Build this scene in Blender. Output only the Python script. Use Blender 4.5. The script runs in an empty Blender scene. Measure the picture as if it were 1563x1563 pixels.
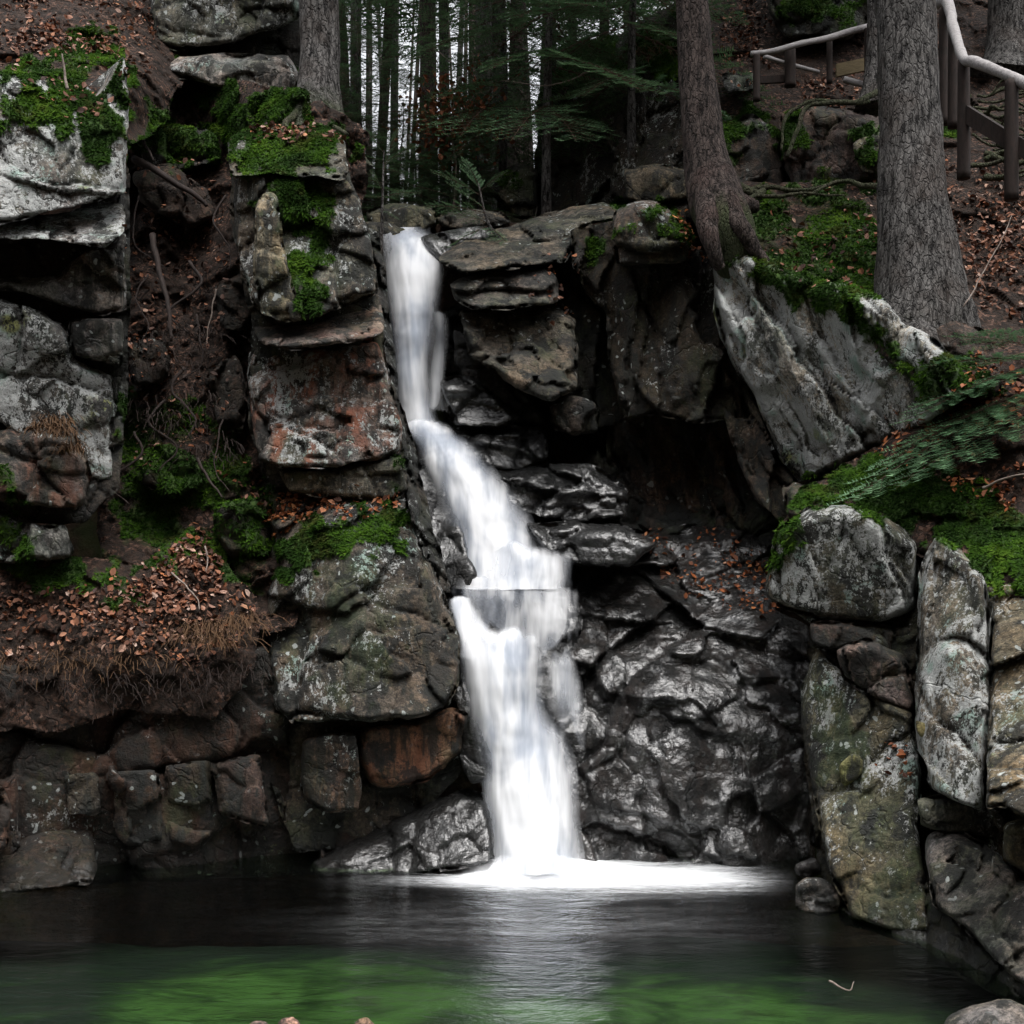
import bpy, math, random
import numpy as np
from mathutils import Vector, Matrix

# ------------------------------------------------------------------ camera, sky, sun, exposure
SC = bpy.context.scene
COL = SC.collection
PX, FP, HOR, CZ = 1563.0, 1900.0, 880.0, 2.1      # frame width, focal length in those pixels, horizon row, eye height
cam_d = bpy.data.cameras.new('camera'); cam = bpy.data.objects.new('camera', cam_d); COL.objects.link(cam)
cam.location = (0, 0, CZ); cam.rotation_euler = (math.radians(90), 0, 0)
cam_d.sensor_width = 36; cam_d.sensor_fit = 'HORIZONTAL'; cam_d.lens = 36 * FP / PX
cam_d.shift_y = (HOR - PX / 2) / PX
cam_d.clip_start = 0.05; cam_d.clip_end = 600
SC.camera = cam

SUN_EL, SUN_AZ = math.radians(70), math.radians(150)
W = bpy.data.worlds.new('World'); SC.world = W; W.use_nodes = True
nt = W.node_tree; nt.nodes.clear()
out = nt.nodes.new('ShaderNodeOutputWorld'); bg = nt.nodes.new('ShaderNodeBackground')
sky = nt.nodes.new('ShaderNodeTexSky'); sky.sky_type = 'NISHITA'; sky.sun_disc = False
sky.sun_elevation = SUN_EL; sky.sun_rotation = SUN_AZ; sky.air_density = 1.0; sky.dust_density = 6.0; sky.ozone_density = 1.0
hs = nt.nodes.new('ShaderNodeHueSaturation'); hs.inputs['Saturation'].default_value = 0.16
nt.links.new(sky.outputs[0], hs.inputs['Color']); nt.links.new(hs.outputs[0], bg.inputs[0]); nt.links.new(bg.outputs[0], out.inputs[0])
bg.inputs[1].default_value = 0.15

sd = bpy.data.lights.new('sun', 'SUN'); sun = bpy.data.objects.new('sun', sd); COL.objects.link(sun)
sd.energy = 0.5; sd.angle = math.radians(40); sd.color = (1.0, 0.97, 0.93)
sdir = Vector((math.sin(SUN_AZ) * math.cos(SUN_EL), math.cos(SUN_AZ) * math.cos(SUN_EL), math.sin(SUN_EL)))
sun.rotation_euler = sdir.to_track_quat('Z', 'Y').to_euler(); sun.location = (0, -5, 30)

SC.view_settings.view_transform = 'Standard'; SC.view_settings.look = 'None'
SC.view_settings.exposure = 1.42; SC.view_settings.gamma = 1
cy = SC.cycles
cy.max_bounces = 6; cy.diffuse_bounces = 2; cy.glossy_bounces = 3; cy.transparent_max_bounces = 12; cy.transmission_bounces = 3
cy.sample_clamp_indirect = 4.0; cy.use_denoising = True

# ------------------------------------------------------------------ helpers
rng = np.random.default_rng(7)
def at(x, y, Y):
    x = np.asarray(x, float); y = np.asarray(y, float); Y = np.asarray(Y, float)
    return np.stack(np.broadcast_arrays((x - PX / 2) / FP * Y, Y, CZ - (y - HOR) / FP * Y), -1)

def _h(ix, iy, iz, s):
    with np.errstate(over='ignore'):
        h = ix.astype(np.uint32) * np.uint32(374761393) + iy.astype(np.uint32) * np.uint32(668265263) + iz.astype(np.uint32) * np.uint32(2246822519) + np.uint32(s * 3266489917 & 0xffffffff)
        h = (h ^ (h >> np.uint32(13))) * np.uint32(1274126177)
        h = (h ^ (h >> np.uint32(16))) * np.uint32(2654435761)
        h = h ^ (h >> np.uint32(15))
    return h
def _hf(ix, iy, iz, s): return _h(ix, iy, iz, s).astype(np.float64) / 4294967295.0
def vnoise(p, s=0):
    i = np.floor(p).astype(np.int64); f = p - i; f = f * f * f * (f * (f * 6 - 15) + 10)
    r = 0
    for dx in (0, 1):
        for dy in (0, 1):
            for dz in (0, 1):
                w = (f[:, 0] if dx else 1 - f[:, 0]) * (f[:, 1] if dy else 1 - f[:, 1]) * (f[:, 2] if dz else 1 - f[:, 2])
                r = r + w * _hf(i[:, 0] + dx, i[:, 1] + dy, i[:, 2] + dz, s)
    return r * 2 - 1
def fbm(p, o=5, s=0, gain=.5):
    r = 0; a = 1.0; t = 0
    for k in range(o):
        r = r + a * vnoise(p * (2.03 ** k) + 17.3 * k, s + k); t += a; a *= gain
    return r / t
def worley(p, s=0):
    i = np.floor(p).astype(np.int64)
    n = len(p); f1 = np.full(n, 9.0); f2 = np.full(n, 9.0); v1 = np.zeros((n, 3)); g1 = np.zeros((n, 3))
    for dx in (-1, 0, 1):
        for dy in (-1, 0, 1):
            for dz in (-1, 0, 1):
                a, b, c = i[:, 0] + dx, i[:, 1] + dy, i[:, 2] + dz
                q = np.stack([a + _hf(a, b, c, s), b + _hf(a, b, c, s + 1), c + _hf(a, b, c, s + 2)], 1)
                v = p - q; d = np.sqrt((v * v).sum(1))
                m = d < f1
                f2 = np.where(m, f1, np.minimum(f2, d)); f1 = np.where(m, d, f1)
                v1[m] = v[m]
                if m.any():
                    g1[m] = np.stack([_hf(a[m], b[m], c[m], s + 3), _hf(a[m], b[m], c[m], s + 4), _hf(a[m], b[m], c[m], s + 5)], 1) * 2 - 1
    return f1, f2, v1, g1

def seg_dist(px, py, A, B):
    """distance of points to segments A-B: returns (n,) min distance, nearest xy"""
    best = np.full(len(px), 1e9); nx = np.zeros(len(px)); ny = np.zeros(len(px))
    for (ax, ay), (bx, by) in zip(A, B):
        ex, ey = bx - ax, by - ay; L = ex * ex + ey * ey + 1e-9
        t = np.clip(((px - ax) * ex + (py - ay) * ey) / L, 0, 1)
        qx, qy = ax + t * ex, ay + t * ey
        d = np.hypot(px - qx, py - qy); m = d < best
        best[m] = d[m]; nx[m] = qx[m]; ny[m] = qy[m]
    return best, nx, ny
def inside(px, py, P):
    r = np.zeros(len(px), bool); Q = np.roll(P, -1, 0)
    for (ax, ay), (bx, by) in zip(P, Q):
        if ay == by: continue
        c = (ay > py) != (by > py)
        r ^= c & (px < (bx - ax) * (py - ay) / (by - ay) + ax)
    return r
def poly_mask(px, py, poly, soft=10, amp=14, s=3):
    P = np.array(poly, float); m = np.zeros(len(px))
    k = (px > P[:, 0].min() - 40) & (px < P[:, 0].max() + 40) & (py > P[:, 1].min() - 40) & (py < P[:, 1].max() + 40)
    if not k.any(): return m
    x, y = px[k], py[k]
    d, _, _ = seg_dist(x, y, P, np.roll(P, -1, 0)); d = np.where(inside(x, y, P), d, -d)
    n = fbm(np.stack([x / 22, y / 22, np.zeros_like(x)], 1), 4, s)
    m[k] = np.clip((d + n * amp * 1.6) / soft + .5, 0, 1)
    return m

def mesh_np(name, V, faces, attrs=None, smooth=True, fattrs=None):
    """faces: list of (m,k) int arrays"""
    me = bpy.data.meshes.new(name)
    V = np.asarray(V, np.float32); me.vertices.add(len(V)); me.vertices.foreach_set('co', V.ravel())
    fl = [np.asarray(f, np.int32) for f in faces if len(f)]
    nl = sum(f.size for f in fl); nf = sum(len(f) for f in fl)
    me.loops.add(nl); me.polygons.add(nf)
    me.loops.foreach_set('vertex_index', np.concatenate([f.ravel() for f in fl]))
    tot = np.concatenate([np.full(len(f), f.shape[1], np.int32) for f in fl])
    st = np.concatenate([[0], np.cumsum(tot)[:-1]]).astype(np.int32)
    me.polygons.foreach_set('loop_start', st)
    try: me.polygons.foreach_set('loop_total', tot)
    except Exception: pass
    me.polygons.foreach_set('use_smooth', np.full(nf, smooth, bool))
    me.update(calc_edges=True)
    for d, dom in ((attrs, 'POINT'), (fattrs, 'FACE')):
        for k, v in (d or {}).items():
            v = np.asarray(v, np.float32)
            if v.ndim == 2:
                a = me.attributes.new(k, 'FLOAT_VECTOR', dom); a.data.foreach_set('vector', v.ravel())
            else:
                a = me.attributes.new(k, 'FLOAT', dom); a.data.foreach_set('value', v)
    return me
def link(name, me, mat=None, parent=None, loc=(0, 0, 0)):
    o = bpy.data.objects.new(name, me); COL.objects.link(o); o.location = loc
    if mat is not None and me is not None and not me.materials: me.materials.append(mat)
    if parent is not None: o.parent = parent
    return o
def tag(o, label=None, cat=None, group=None, kind=None):
    if label: o['label'] = label
    if cat: o['category'] = cat
    if group: o['group'] = group
    if kind: o['kind'] = kind
    return o
def empty(name, loc, label=None, cat=None, group=None):
    o = bpy.data.objects.new(name, None); COL.objects.link(o); o.location = loc
    return tag(o, label, cat, group)
def soup(name, T, mat, parent=None, fattrs=None, origin=(0, 0, 0), smooth=False):
    """T: (n,k,3) separate faces"""
    T = np.asarray(T, float) - np.asarray(origin, float); n, k, _ = T.shape
    me = mesh_np(name, T.reshape(-1, 3), [np.arange(n * k).reshape(n, k)], smooth=smooth, fattrs=fattrs)
    return link(name, me, mat, parent, origin if parent is None else (0, 0, 0))

def tube(path, radii, seg=10, rough=0.0, s=0, cap=True, lobes=None, nscale=6):
    """swept tube; returns V, quads"""
    P = np.asarray(path, float); R = np.asarray(radii, float); n = len(P)
    tg = np.gradient(P, axis=0); tg /= np.linalg.norm(tg, axis=1)[:, None] + 1e-9
    ref = np.array([0, 1.0, 0.0]) if abs(tg[:, 1]).mean() < .8 else np.array([0, 0, 1.0])
    a = np.cross(tg, ref); a /= np.linalg.norm(a, axis=1)[:, None] + 1e-9; b = np.cross(tg, a)
    th = np.linspace(0, 2 * math.pi, seg, endpoint=False)
    D = a[:, None, :] * np.cos(th)[None, :, None] + b[:, None, :] * np.sin(th)[None, :, None]
    RR = np.repeat(R[:, None], seg, 1)
    if lobes is not None: RR = RR * lobes(th[None, :], np.linspace(0, 1, n)[:, None])
    V = P[:, None, :] + D * RR[..., None]
    if rough:
        q = V.reshape(-1, 3) * np.array([nscale, nscale, nscale * .35])
        V = V + D * (fbm(q, 4, s) * rough).reshape(n, seg)[..., None] * RR[..., None]
    V = V.reshape(-1, 3)
    i = np.arange(n - 1)[:, None] * seg; j = np.arange(seg)[None, :]; j2 = (j + 1) % seg
    F = np.stack([i + j, i + j2, i + seg + j2, i + seg + j], -1).reshape(-1, 4)
    fs = [F]
    if cap:
        V = np.concatenate([V, P[:1], P[-1:]]); k = n * seg
        jj = np.arange(seg)
        fs.append(np.stack([np.full(seg, k), (jj + 1) % seg, jj], 1))
        fs.append(np.stack([np.full(seg, k + 1), (n - 1) * seg + jj, (n - 1) * seg + (jj + 1) % seg], 1))
    return V, fs
def spline(pts, n):
    """Catmull-Rom through rows of any width"""
    P = np.asarray(pts, float); m = len(P)
    if m == 2:
        t = np.linspace(0, 1, n)[:, None]; return P[0] * (1 - t) + P[1] * t
    Q = np.concatenate([2 * P[:1] - P[1:2], P, 2 * P[-1:] - P[-2:-1]])
    u = np.linspace(0, m - 1 - 1e-6, n); i = u.astype(int); t = (u - i)[:, None]
    a, b, c, d = Q[i], Q[i + 1], Q[i + 2], Q[i + 3]
    return .5 * (2 * b + (c - a) * t + (2 * a - 5 * b + 4 * c - d) * t * t + (3 * b - a - 3 * c + d) * t ** 3)
def merge(parts):
    Vs, Fs, k = [], [], 0
    for V, fs in parts:
        Vs.append(V); Fs += [f + k for f in fs]; k += len(V)
    return np.concatenate(Vs), Fs

# ------------------------------------------------------------------ node helpers and materials
class NT:
    def __init__(s, name):
        s.m = bpy.data.materials.new(name); s.m.use_nodes = True; s.t = s.m.node_tree; s.t.nodes.clear()
        s.out = s.n('ShaderNodeOutputMaterial')
    def n(s, ty, **kw):
        x = s.t.nodes.new(ty)
        for k, v in kw.items(): setattr(x, k, v)
        return x
    def l(s, a, b): s.t.links.new(a, b)
    def set(s, sock, v):
        if isinstance(v, bpy.types.NodeSocket): s.l(v, sock)
        else: sock.default_value = v
    def attr(s, name, vec=False):
        a = s.n('ShaderNodeAttribute', attribute_name=name); return a.outputs['Vector' if vec else 'Fac']
    def pos(s): return s.n('ShaderNodeNewGeometry').outputs['Position']
    def scale(s, v, sc):
        m = s.n('ShaderNodeMapping'); s.l(v, m.inputs['Vector']); m.inputs['Scale'].default_value = sc; return m.outputs[0]
    def noise(s, v, sc, det=4, rough=.55, dist=0.0):
        x = s.n('ShaderNodeTexNoise'); s.l(v, x.inputs['Vector']); x.inputs['Scale'].default_value = sc
        x.inputs['Detail'].default_value = det; x.inputs['Roughness'].default_value = rough; x.inputs['Distortion'].default_value = dist
        return x.outputs['Fac']
    def warp(s, v, amt, sc=4):
        x = s.n('ShaderNodeTexNoise'); s.l(v, x.inputs['Vector']); x.inputs['Scale'].default_value = sc; x.inputs['Detail'].default_value = 3
        a = s.n('ShaderNodeVectorMath', operation='SUBTRACT'); s.l(x.outputs['Color'], a.inputs[0]); a.inputs[1].default_value = (.5, .5, .5)
        b = s.n('ShaderNodeVectorMath', operation='SCALE'); s.l(a.outputs[0], b.inputs[0]); b.inputs['Scale'].default_value = amt * 2
        c = s.n('ShaderNodeVectorMath', operation='ADD'); s.l(v, c.inputs[0]); s.l(b.outputs[0], c.inputs[1]); return c.outputs[0]
    def vor(s, v, sc, feature='F1'):
        x = s.n('ShaderNodeTexVoronoi', feature=feature); s.l(v, x.inputs['Vector']); x.inputs['Scale'].default_value = sc
        return x.outputs['Distance']
    def math(s, op, a, b=0.0, clamp=False):
        x = s.n('ShaderNodeMath', operation=op, use_clamp=clamp); s.set(x.inputs[0], a); s.set(x.inputs[1], b); return x.outputs[0]
    def ramp(s, v, a, b, lo=0.0, hi=1.0):
        x = s.n('ShaderNodeMapRange', interpolation_type='SMOOTHSTEP'); s.set(x.inputs['Value'], v)
        s.set(x.inputs['From Min'], a); s.set(x.inputs['From Max'], b); s.set(x.inputs['To Min'], lo); s.set(x.inputs['To Max'], hi)
        return x.outputs[0]
    def mix(s, f, a, b, blend='MIX'):
        x = s.n('ShaderNodeMix', data_type='RGBA', blend_type=blend); s.set(x.inputs['Factor'], f)
        for k, v in ((6, a), (7, b)):
            if isinstance(v, tuple): x.inputs[k].default_value = (*v, 1) if len(v) == 3 else v
            else: s.l(v, x.inputs[k])
        return x.outputs[2]
    def cramp(s, v, stops):
        x = s.n('ShaderNodeValToRGB'); s.l(v, x.inputs[0]); e = x.color_ramp.elements
        while len(e) < len(stops): e.new(.5)
        for k, (p, c) in enumerate(stops): e[k].position = p; e[k].color = (*c, 1)
        return x.outputs[0]
    def bump(s, h, strength, dist, normal=None):
        b = s.n('ShaderNodeBump'); s.l(h, b.inputs['Height']); b.inputs['Strength'].default_value = strength; b.inputs['Distance'].default_value = dist
        if normal is not None: s.l(normal, b.inputs['Normal'])
        return b.outputs[0]
    def bsdf(s, col, rough=.8, normal=None, spec=.3):
        p = s.n('ShaderNodeBsdfPrincipled')
        if isinstance(col, tuple): p.inputs['Base Color'].default_value = (*col, 1)
        else: s.l(col, p.inputs['Base Color'])
        s.set(p.inputs['Roughness'], rough); s.set(p.inputs['Specular IOR Level'], spec)
        if normal is not None: s.l(normal, p.inputs['Normal'])
        return p
    def done(s, sh): s.l(sh, s.out.inputs['Surface']); return s.m

def mat_rock():
    t = NT('lichen_granite'); P = t.pos()
    col = t.attr('col', True); lich = t.attr('lich'); wet = t.attr('wet'); moss = t.attr('moss'); rust = t.attr('rust'); soil = t.attr('soil')
    big = t.noise(P, 1.7, 5, .6); mid = t.noise(P, 7, 6, .65); fine = t.noise(P, 95, 4, .75)
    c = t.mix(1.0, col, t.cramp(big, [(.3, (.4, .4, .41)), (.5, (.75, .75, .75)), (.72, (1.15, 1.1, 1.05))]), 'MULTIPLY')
    c = t.mix(1.0, c, t.cramp(mid, [(.25, (.35, .35, .36)), (.5, (.85, .85, .85)), (.75, (1.45, 1.4, 1.36))]), 'MULTIPLY')
    c = t.mix(.7, c, t.cramp(fine, [(.3, (.45, .45, .45)), (.5, (1, 1, 1)), (.7, (1.6, 1.55, 1.5))]), 'MULTIPLY')
    c = t.mix(.85, c, t.cramp(t.noise(P, 1.1, 4, .6), [(.30, (.80, .95, .72)), (.45, (1.05, 1.02, .98)), (.56, (1.16, .98, .80)), (.70, (.88, 1.02, .92))]), 'MULTIPLY')
    g2 = t.noise(P, 34, 4, .75)
    c = t.mix(.75, c, t.cramp(g2, [(.36, (.42, .42, .42)), (.5, (.95, .95, .95)), (.62, (1.7, 1.65, 1.6))]), 'MULTIPLY')
    c = t.mix(t.math('MULTIPLY', t.ramp(t.noise(t.scale(P, (1, 1, .6)), 2.2, 6, .7), .5, .64, 0, .55), t.math('SUBTRACT', 1.0, wet)), c, (.045, .06, .028))
    # rusty stains
    rn = t.noise(t.scale(P, (3, 3, 1.2)), 1.6, 5, .6)
    c = t.mix(t.math('MULTIPLY', rust, t.ramp(rn, .42, .66)), c, (.22, .085, .05))
    # dark algae streaks running down
    st = t.noise(t.scale(P, (5, 5, .7)), 1.5, 5, .7)
    c = t.mix(t.ramp(st, .47, .6, 0, .85), c, (.022, .025, .022))
    # black biofilm patches
    bf = t.noise(P, 3.3, 7, .74)
    c = t.mix(t.ramp(bf, .5, .56, 0, .85), c, (.02, .021, .02))
    # crustose lichen: broken pale patches
    ln = t.noise(t.scale(P, (1, 1, .7)), 2.6, 3, .5, .3); l2 = t.noise(t.scale(P, (1.15, 1.15, .75)), 19, 6, .8); l3 = t.noise(P, 75, 3, .6)
    s_ = t.math('ADD', t.math('MULTIPLY', ln, .5), t.math('ADD', t.math('MULTIPLY', l2, .75), t.math('MULTIPLY', l3, .22)))
    thr = t.math('SUBTRACT', .96, t.math('MULTIPLY', lich, .265))
    lm = t.ramp(t.math('SUBTRACT', s_, thr), 0, .035, 0, .95)
    lc = t.mix(t.ramp(t.noise(P, 4.2, 3), .52, .66), (.40, .41, .40), (.25, .335, .295))
    lc = t.mix(t.ramp(t.noise(t.scale(P, (1, 1, 1)), 2.1, 4), .62, .7), lc, (.24, .25, .10))
    lc = t.mix(.55, lc, t.cramp(fine, [(.35, (.5, .5, .5)), (.6, (1.1, 1.1, 1.1))]), 'MULTIPLY')
    c = t.mix(t.math('MULTIPLY', lm, t.ramp(lich, .02, .12)), c, lc)
    # round pale lichen spots
    sp = t.vor(t.warp(P, .12), 11)
    spm = t.math('MULTIPLY', t.ramp(t.math('ADD', sp, t.math('MULTIPLY', l3, .12)), .22, .27, 1, 0), t.ramp(t.noise(P, 1.9, 2), .5, .62))
    c = t.mix(t.math('MULTIPLY', spm, t.ramp(lich, .05, .3, 0, .85)), c, (.40, .43, .415))
    # soil and moss films
    sc_ = t.cramp(t.noise(P, 18, 5, .7), [(.3, (.008, .006, .005)), (.55, (.022, .014, .010)), (.75, (.055, .032, .022))])
    vc = t.n('ShaderNodeTexVoronoi'); t.l(t.warp(P, .02, 30), vc.inputs['Vector']); vc.inputs['Scale'].default_value = 48
    vcs = t.n('ShaderNodeSeparateColor'); t.l(vc.outputs['Color'], vcs.inputs[0])
    frag = t.cramp(vcs.outputs[0], [(.35, (.010, .007, .005)), (.6, (.035, .018, .011)), (.8, (.085, .042, .026)), (.97, (.17, .10, .075))])
    sc_ = t.mix(t.ramp(t.noise(P, 5, 4, .6), .42, .6, .15, .85), sc_, frag)
    c = t.mix(soil, c, sc_)
    mc = t.cramp(t.noise(P, 24, 4, .7), [(.3, (.012, .028, .006)), (.55, (.035, .075, .012)), (.75, (.075, .12, .02))])
    c = t.mix(t.ramp(moss, .15, .6), c, mc)
    c = t.mix(wet, c, t.mix(1.0, c, (.13, .135, .14), 'MULTIPLY'))
    # relief
    cr = t.vor(t.warp(P, .25), 1.6, 'DISTANCE_TO_EDGE')
    hgt = t.math('ADD', t.math('MULTIPLY', mid, 1.0), t.math('MULTIPLY', t.noise(P, 30, 5, .75), .75))
    hgt = t.math('ADD', hgt, t.math('MULTIPLY', t.ramp(cr, 0, .03), .35))
    nb = t.bump(hgt, .9, .05)
    wr = t.ramp(t.noise(P, 9, 5, .6), .35, .65, .3, .6)
    rough = t.math('ADD', t.math('MULTIPLY', wet, wr), t.math('MULTIPLY', t.math('SUBTRACT', 1.0, wet), .85))
    p = t.bsdf(c, rough, nb, .3)
    t.l(t.math('ADD', .25, t.math('MULTIPLY', wet, .1)), p.inputs['Specular IOR Level'])
    t.l(t.math('MULTIPLY', t.ramp(wet, .3, .9), t.ramp(t.noise(P, 2.6, 8, .72), .40, .54)), p.inputs['Coat Weight'])
    p.inputs['Coat Roughness'].default_value = .17; p.inputs['Coat IOR'].default_value = 1.9
    t.l(t.bump(t.math('ADD', t.noise(P, 4.5, 4, .6), t.math('MULTIPLY', t.noise(P, 30, 4, .7), .26)), 1.0, .04), p.inputs['Coat Normal'])
    return t.done(p.outputs[0])

def mat_bark(name, dark, lightc, redc, mossy):
    t = NT(name); P = t.pos()
    q = t.scale(t.warp(P, .02, 8), (1, 1, .22))
    n1 = t.noise(q, 24, 7, .74, .3); n2 = t.noise(P, 3, 4); n3 = t.noise(t.scale(P, (1, 1, .5)), 90, 4, .7)
    v = t.vor(t.warp(q, .03, 14), 26)
    h = t.math('ADD', t.math('MULTIPLY', n1, .75), t.math('ADD', t.math('MULTIPLY', v, .3), t.math('MULTIPLY', n3, .35)))
    c = t.cramp(h, [(.58, dark), (.70, lightc), (.92, tuple(min(1, k * 2.0) for k in lightc))])
    c = t.mix(t.ramp(n2, .45, .65, 0, .5), c, redc)
    pl = t.vor(t.warp(t.scale(P, (1, 1, .38)), .05, 12), 30, 'DISTANCE_TO_EDGE')
    c = t.mix(t.ramp(pl, .0, .12, .5, 0), c, dark)
    h = t.math('ADD', h, t.math('MULTIPLY', t.ramp(pl, 0, .12), .5))
    mg = t.attr('moss')
    c = t.mix(t.math('MULTIPLY', t.ramp(t.math('ADD', mg, t.math('MULTIPLY', t.noise(P, 9, 6), .5)), .5, .9), mossy), c, (.055, .075, .03))
    return t.done(t.bsdf(c, .9, t.bump(h, 1.0, .05), .2).outputs[0])

def mat_moss():
    t = NT('moss'); f = t.attr('tint'); P = t.pos()
    n = t.noise(P, 2.2, 4, .6)
    k = t.math('ADD', t.math('MULTIPLY', f, .6), t.math('MULTIPLY', t.ramp(n, .3, .7), .4))
    c = t.cramp(k, [(.0, (.005, .012, .003)), (.45, (.018, .046, .006)), (.75, (.050, .112, .010)), (1, (.12, .20, .025))])
    c = t.mix(t.ramp(t.noise(P, 3.4, 5, .65), .54, .68, 0, .6), c, t.cramp(f, [(0, (.012, .010, .004)), (.6, (.05, .045, .012)), (1, (.10, .085, .03))]))
    p = t.bsdf(c, .9, None, .1)
    tr = t.n('ShaderNodeBsdfTranslucent'); t.l(c, tr.inputs[0])
    m = t.n('ShaderNodeMixShader'); m.inputs[0].default_value = .3; t.l(p.outputs[0], m.inputs[1]); t.l(tr.outputs[0], m.inputs[2])
    return t.done(m.outputs[0])
def mat_leaf():
    t = NT('fallen_beech_leaf'); f = t.attr('tint'); P = t.pos()
    c = t.cramp(f, [(0, (.022, .011, .008)), (.3, (.06, .026, .016)), (.55, (.15, .065, .038)), (.78, (.24, .13, .095)), (1, (.38, .27, .22))])
    c = t.mix(t.attr('warm'), c, t.cramp(f, [(0, (.05, .015, .006)), (.5, (.26, .075, .02)), (1, (.42, .17, .06))]))
    c = t.mix(.5, c, t.cramp(t.noise(P, 60, 3), [(.3, (.6, .6, .6)), (.7, (1.2, 1.2, 1.2))]), 'MULTIPLY')
    return t.done(t.bsdf(c, .7, None, .3).outputs[0])
def mat_needle(name, a, b):
    t = NT(name); f = t.attr('tint'); w = t.attr('wood')
    c = t.mix(f, a, b); c = t.mix(w, c, (.07, .045, .03))
    p = t.bsdf(c, .6, None, .3); tr = t.n('ShaderNodeBsdfTranslucent'); t.l(c, tr.inputs[0])
    m = t.n('ShaderNodeMixShader'); m.inputs[0].default_value = .25; t.l(p.outputs[0], m.inputs[1]); t.l(tr.outputs[0], m.inputs[2])
    return t.done(m.outputs[0])
def mat_wood(name, c1, c2, sc=(6, 6, 6)):
    t = NT(name); P = t.pos(); n = t.noise(t.scale(P, sc), 4, 8, .7, .5)
    c = t.cramp(n, [(.3, c1), (.7, c2)])
    return t.done(t.bsdf(c, .8, t.bump(n, .6, .01), .3).outputs[0])
def mat_fall():
    """white water blurred by a long exposure: milky body that thins out in streaks along the flow"""
    t = NT('white_water'); uv = t.attr('flow', True); thin = t.attr('thin')
    s1 = t.noise(t.scale(uv, (1, .13, 1)), 7, 4, .5, .3); s2 = t.noise(t.scale(uv, (1, .09, 1)), 18, 3, .5, .2); s3 = t.noise(t.scale(uv, (1, .5, 1)), 3.2, 3, .5, .5)
    s_ = t.math('ADD', t.math('MULTIPLY', s1, .5), t.math('ADD', t.math('MULTIPLY', s2, .16), t.math('MULTIPLY', s3, .42)))
    a = t.ramp(t.math('SUBTRACT', s_, thin), -.26, .42)
    c = t.mix(t.ramp(t.math('ADD', t.math('MULTIPLY', s3, .5), t.math('MULTIPLY', s1, .5)), .38, .58), (.42, .46, .53), (.80, .81, .83))
    d = t.n('ShaderNodeBsdfDiffuse'); t.l(c, d.inputs[0])
    tl = t.n('ShaderNodeBsdfTranslucent'); t.l(c, tl.inputs[0])
    m1 = t.n('ShaderNodeMixShader'); m1.inputs[0].default_value = .25; t.l(d.outputs[0], m1.inputs[1]); t.l(tl.outputs[0], m1.inputs[2])
    tr = t.n('ShaderNodeBsdfTransparent'); m = t.n('ShaderNodeMixShader'); t.l(a, m.inputs[0]); t.l(tr.outputs[0], m.inputs[1]); t.l(m1.outputs[0], m.inputs[2])
    return t.done(m.outputs[0])
def mat_pool():
    t = NT('pool_water'); P = t.pos(); foam = t.attr('foam')
    w1 = t.noise(t.scale(P, (.7, 1.7, 1)), 2.6, 5, .6, 1.2); w2 = t.noise(t.scale(P, (.9, 2.0, 1)), 11, 4, .65, .8)
    h = t.math('ADD', w1, t.math('MULTIPLY', w2, .35)); nb = t.bump(h, .42, .08)
    fr = t.n('ShaderNodeFresnel'); fr.inputs['IOR'].default_value = 1.33; t.l(nb, fr.inputs['Normal'])
    gl = t.n('ShaderNodeBsdfGlossy'); gl.inputs['Roughness'].default_value = .12; gl.inputs[0].default_value = (.95, .97, 1, 1); t.l(nb, gl.inputs['Normal'])
    tr = t.n('ShaderNodeBsdfTransparent'); tr.inputs[0].default_value = (.74, .84, .68, 1)
    m = t.n('ShaderNodeMixShader'); t.l(fr.outputs[0], m.inputs[0]); t.l(tr.outputs[0], m.inputs[1]); t.l(gl.outputs[0], m.inputs[2])
    # drifting foam film
    fs = t.noise(t.scale(P, (.5, 2.6, 1)), 3.2, 6, .65, .6); fs2 = t.noise(t.scale(P, (.8, 4.0, 1)), 14, 4, .6, .3)
    k = t.math('ADD', foam, t.math('MULTIPLY', t.math('SUBTRACT', t.math('ADD', t.math('MULTIPLY', fs, .6), t.math('MULTIPLY', fs2, .4)), .5), t.ramp(foam, 0, .3, 0, 1.5)))
    fm = t.ramp(k, .03, 1.15, 0, .98)
    df = t.n('ShaderNodeBsdfDiffuse'); df.inputs[0].default_value = (.78, .80, .82, 1)
    m2 = t.n('ShaderNodeMixShader'); t.l(fm, m2.inputs[0]); t.l(m.outputs[0], m2.inputs[1]); t.l(df.outputs[0], m2.inputs[2])
    return t.done(m2.outputs[0])
def mat_bed():
    t = NT('pool_bed_algae'); P = t.pos(); g = t.attr('green')
    n = t.noise(t.scale(P, (1, 1.2, 1)), 1.9, 6, .62, .5)
    c = t.mix(t.ramp(n, .35, .6), (.014, .032, .010), (.046, .092, .030))
    c = t.mix(t.ramp(t.noise(P, 2.6, 5, .6), .55, .7, 0, .75), c, (.022, .035, .014))
    c = t.mix(t.ramp(t.math('ADD', g, t.math('MULTIPLY', t.math('SUBTRACT', n, .5), 1.4)), 0, 1, 1, 0), c, (.010, .016, .015))
    return t.done(t.bsdf(c, .9, t.bump(n, .4, .1), .1).outputs[0])
def mat_ground():
    t = NT('forest_soil'); P = t.pos()
    c = t.cramp(t.noise(P, 6, 8, .7), [(.3, (.012, .010, .008)), (.55, (.045, .028, .02)), (.75, (.11, .06, .04))])
    c = t.mix(t.ramp(t.noise(P, .9, 4), .5, .65, 0, .6), c, (.03, .05, .015))
    return t.done(t.bsdf(c, .95, t.bump(t.noise(P, 9, 8, .7), .8, .06), .1).outputs[0])

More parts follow.
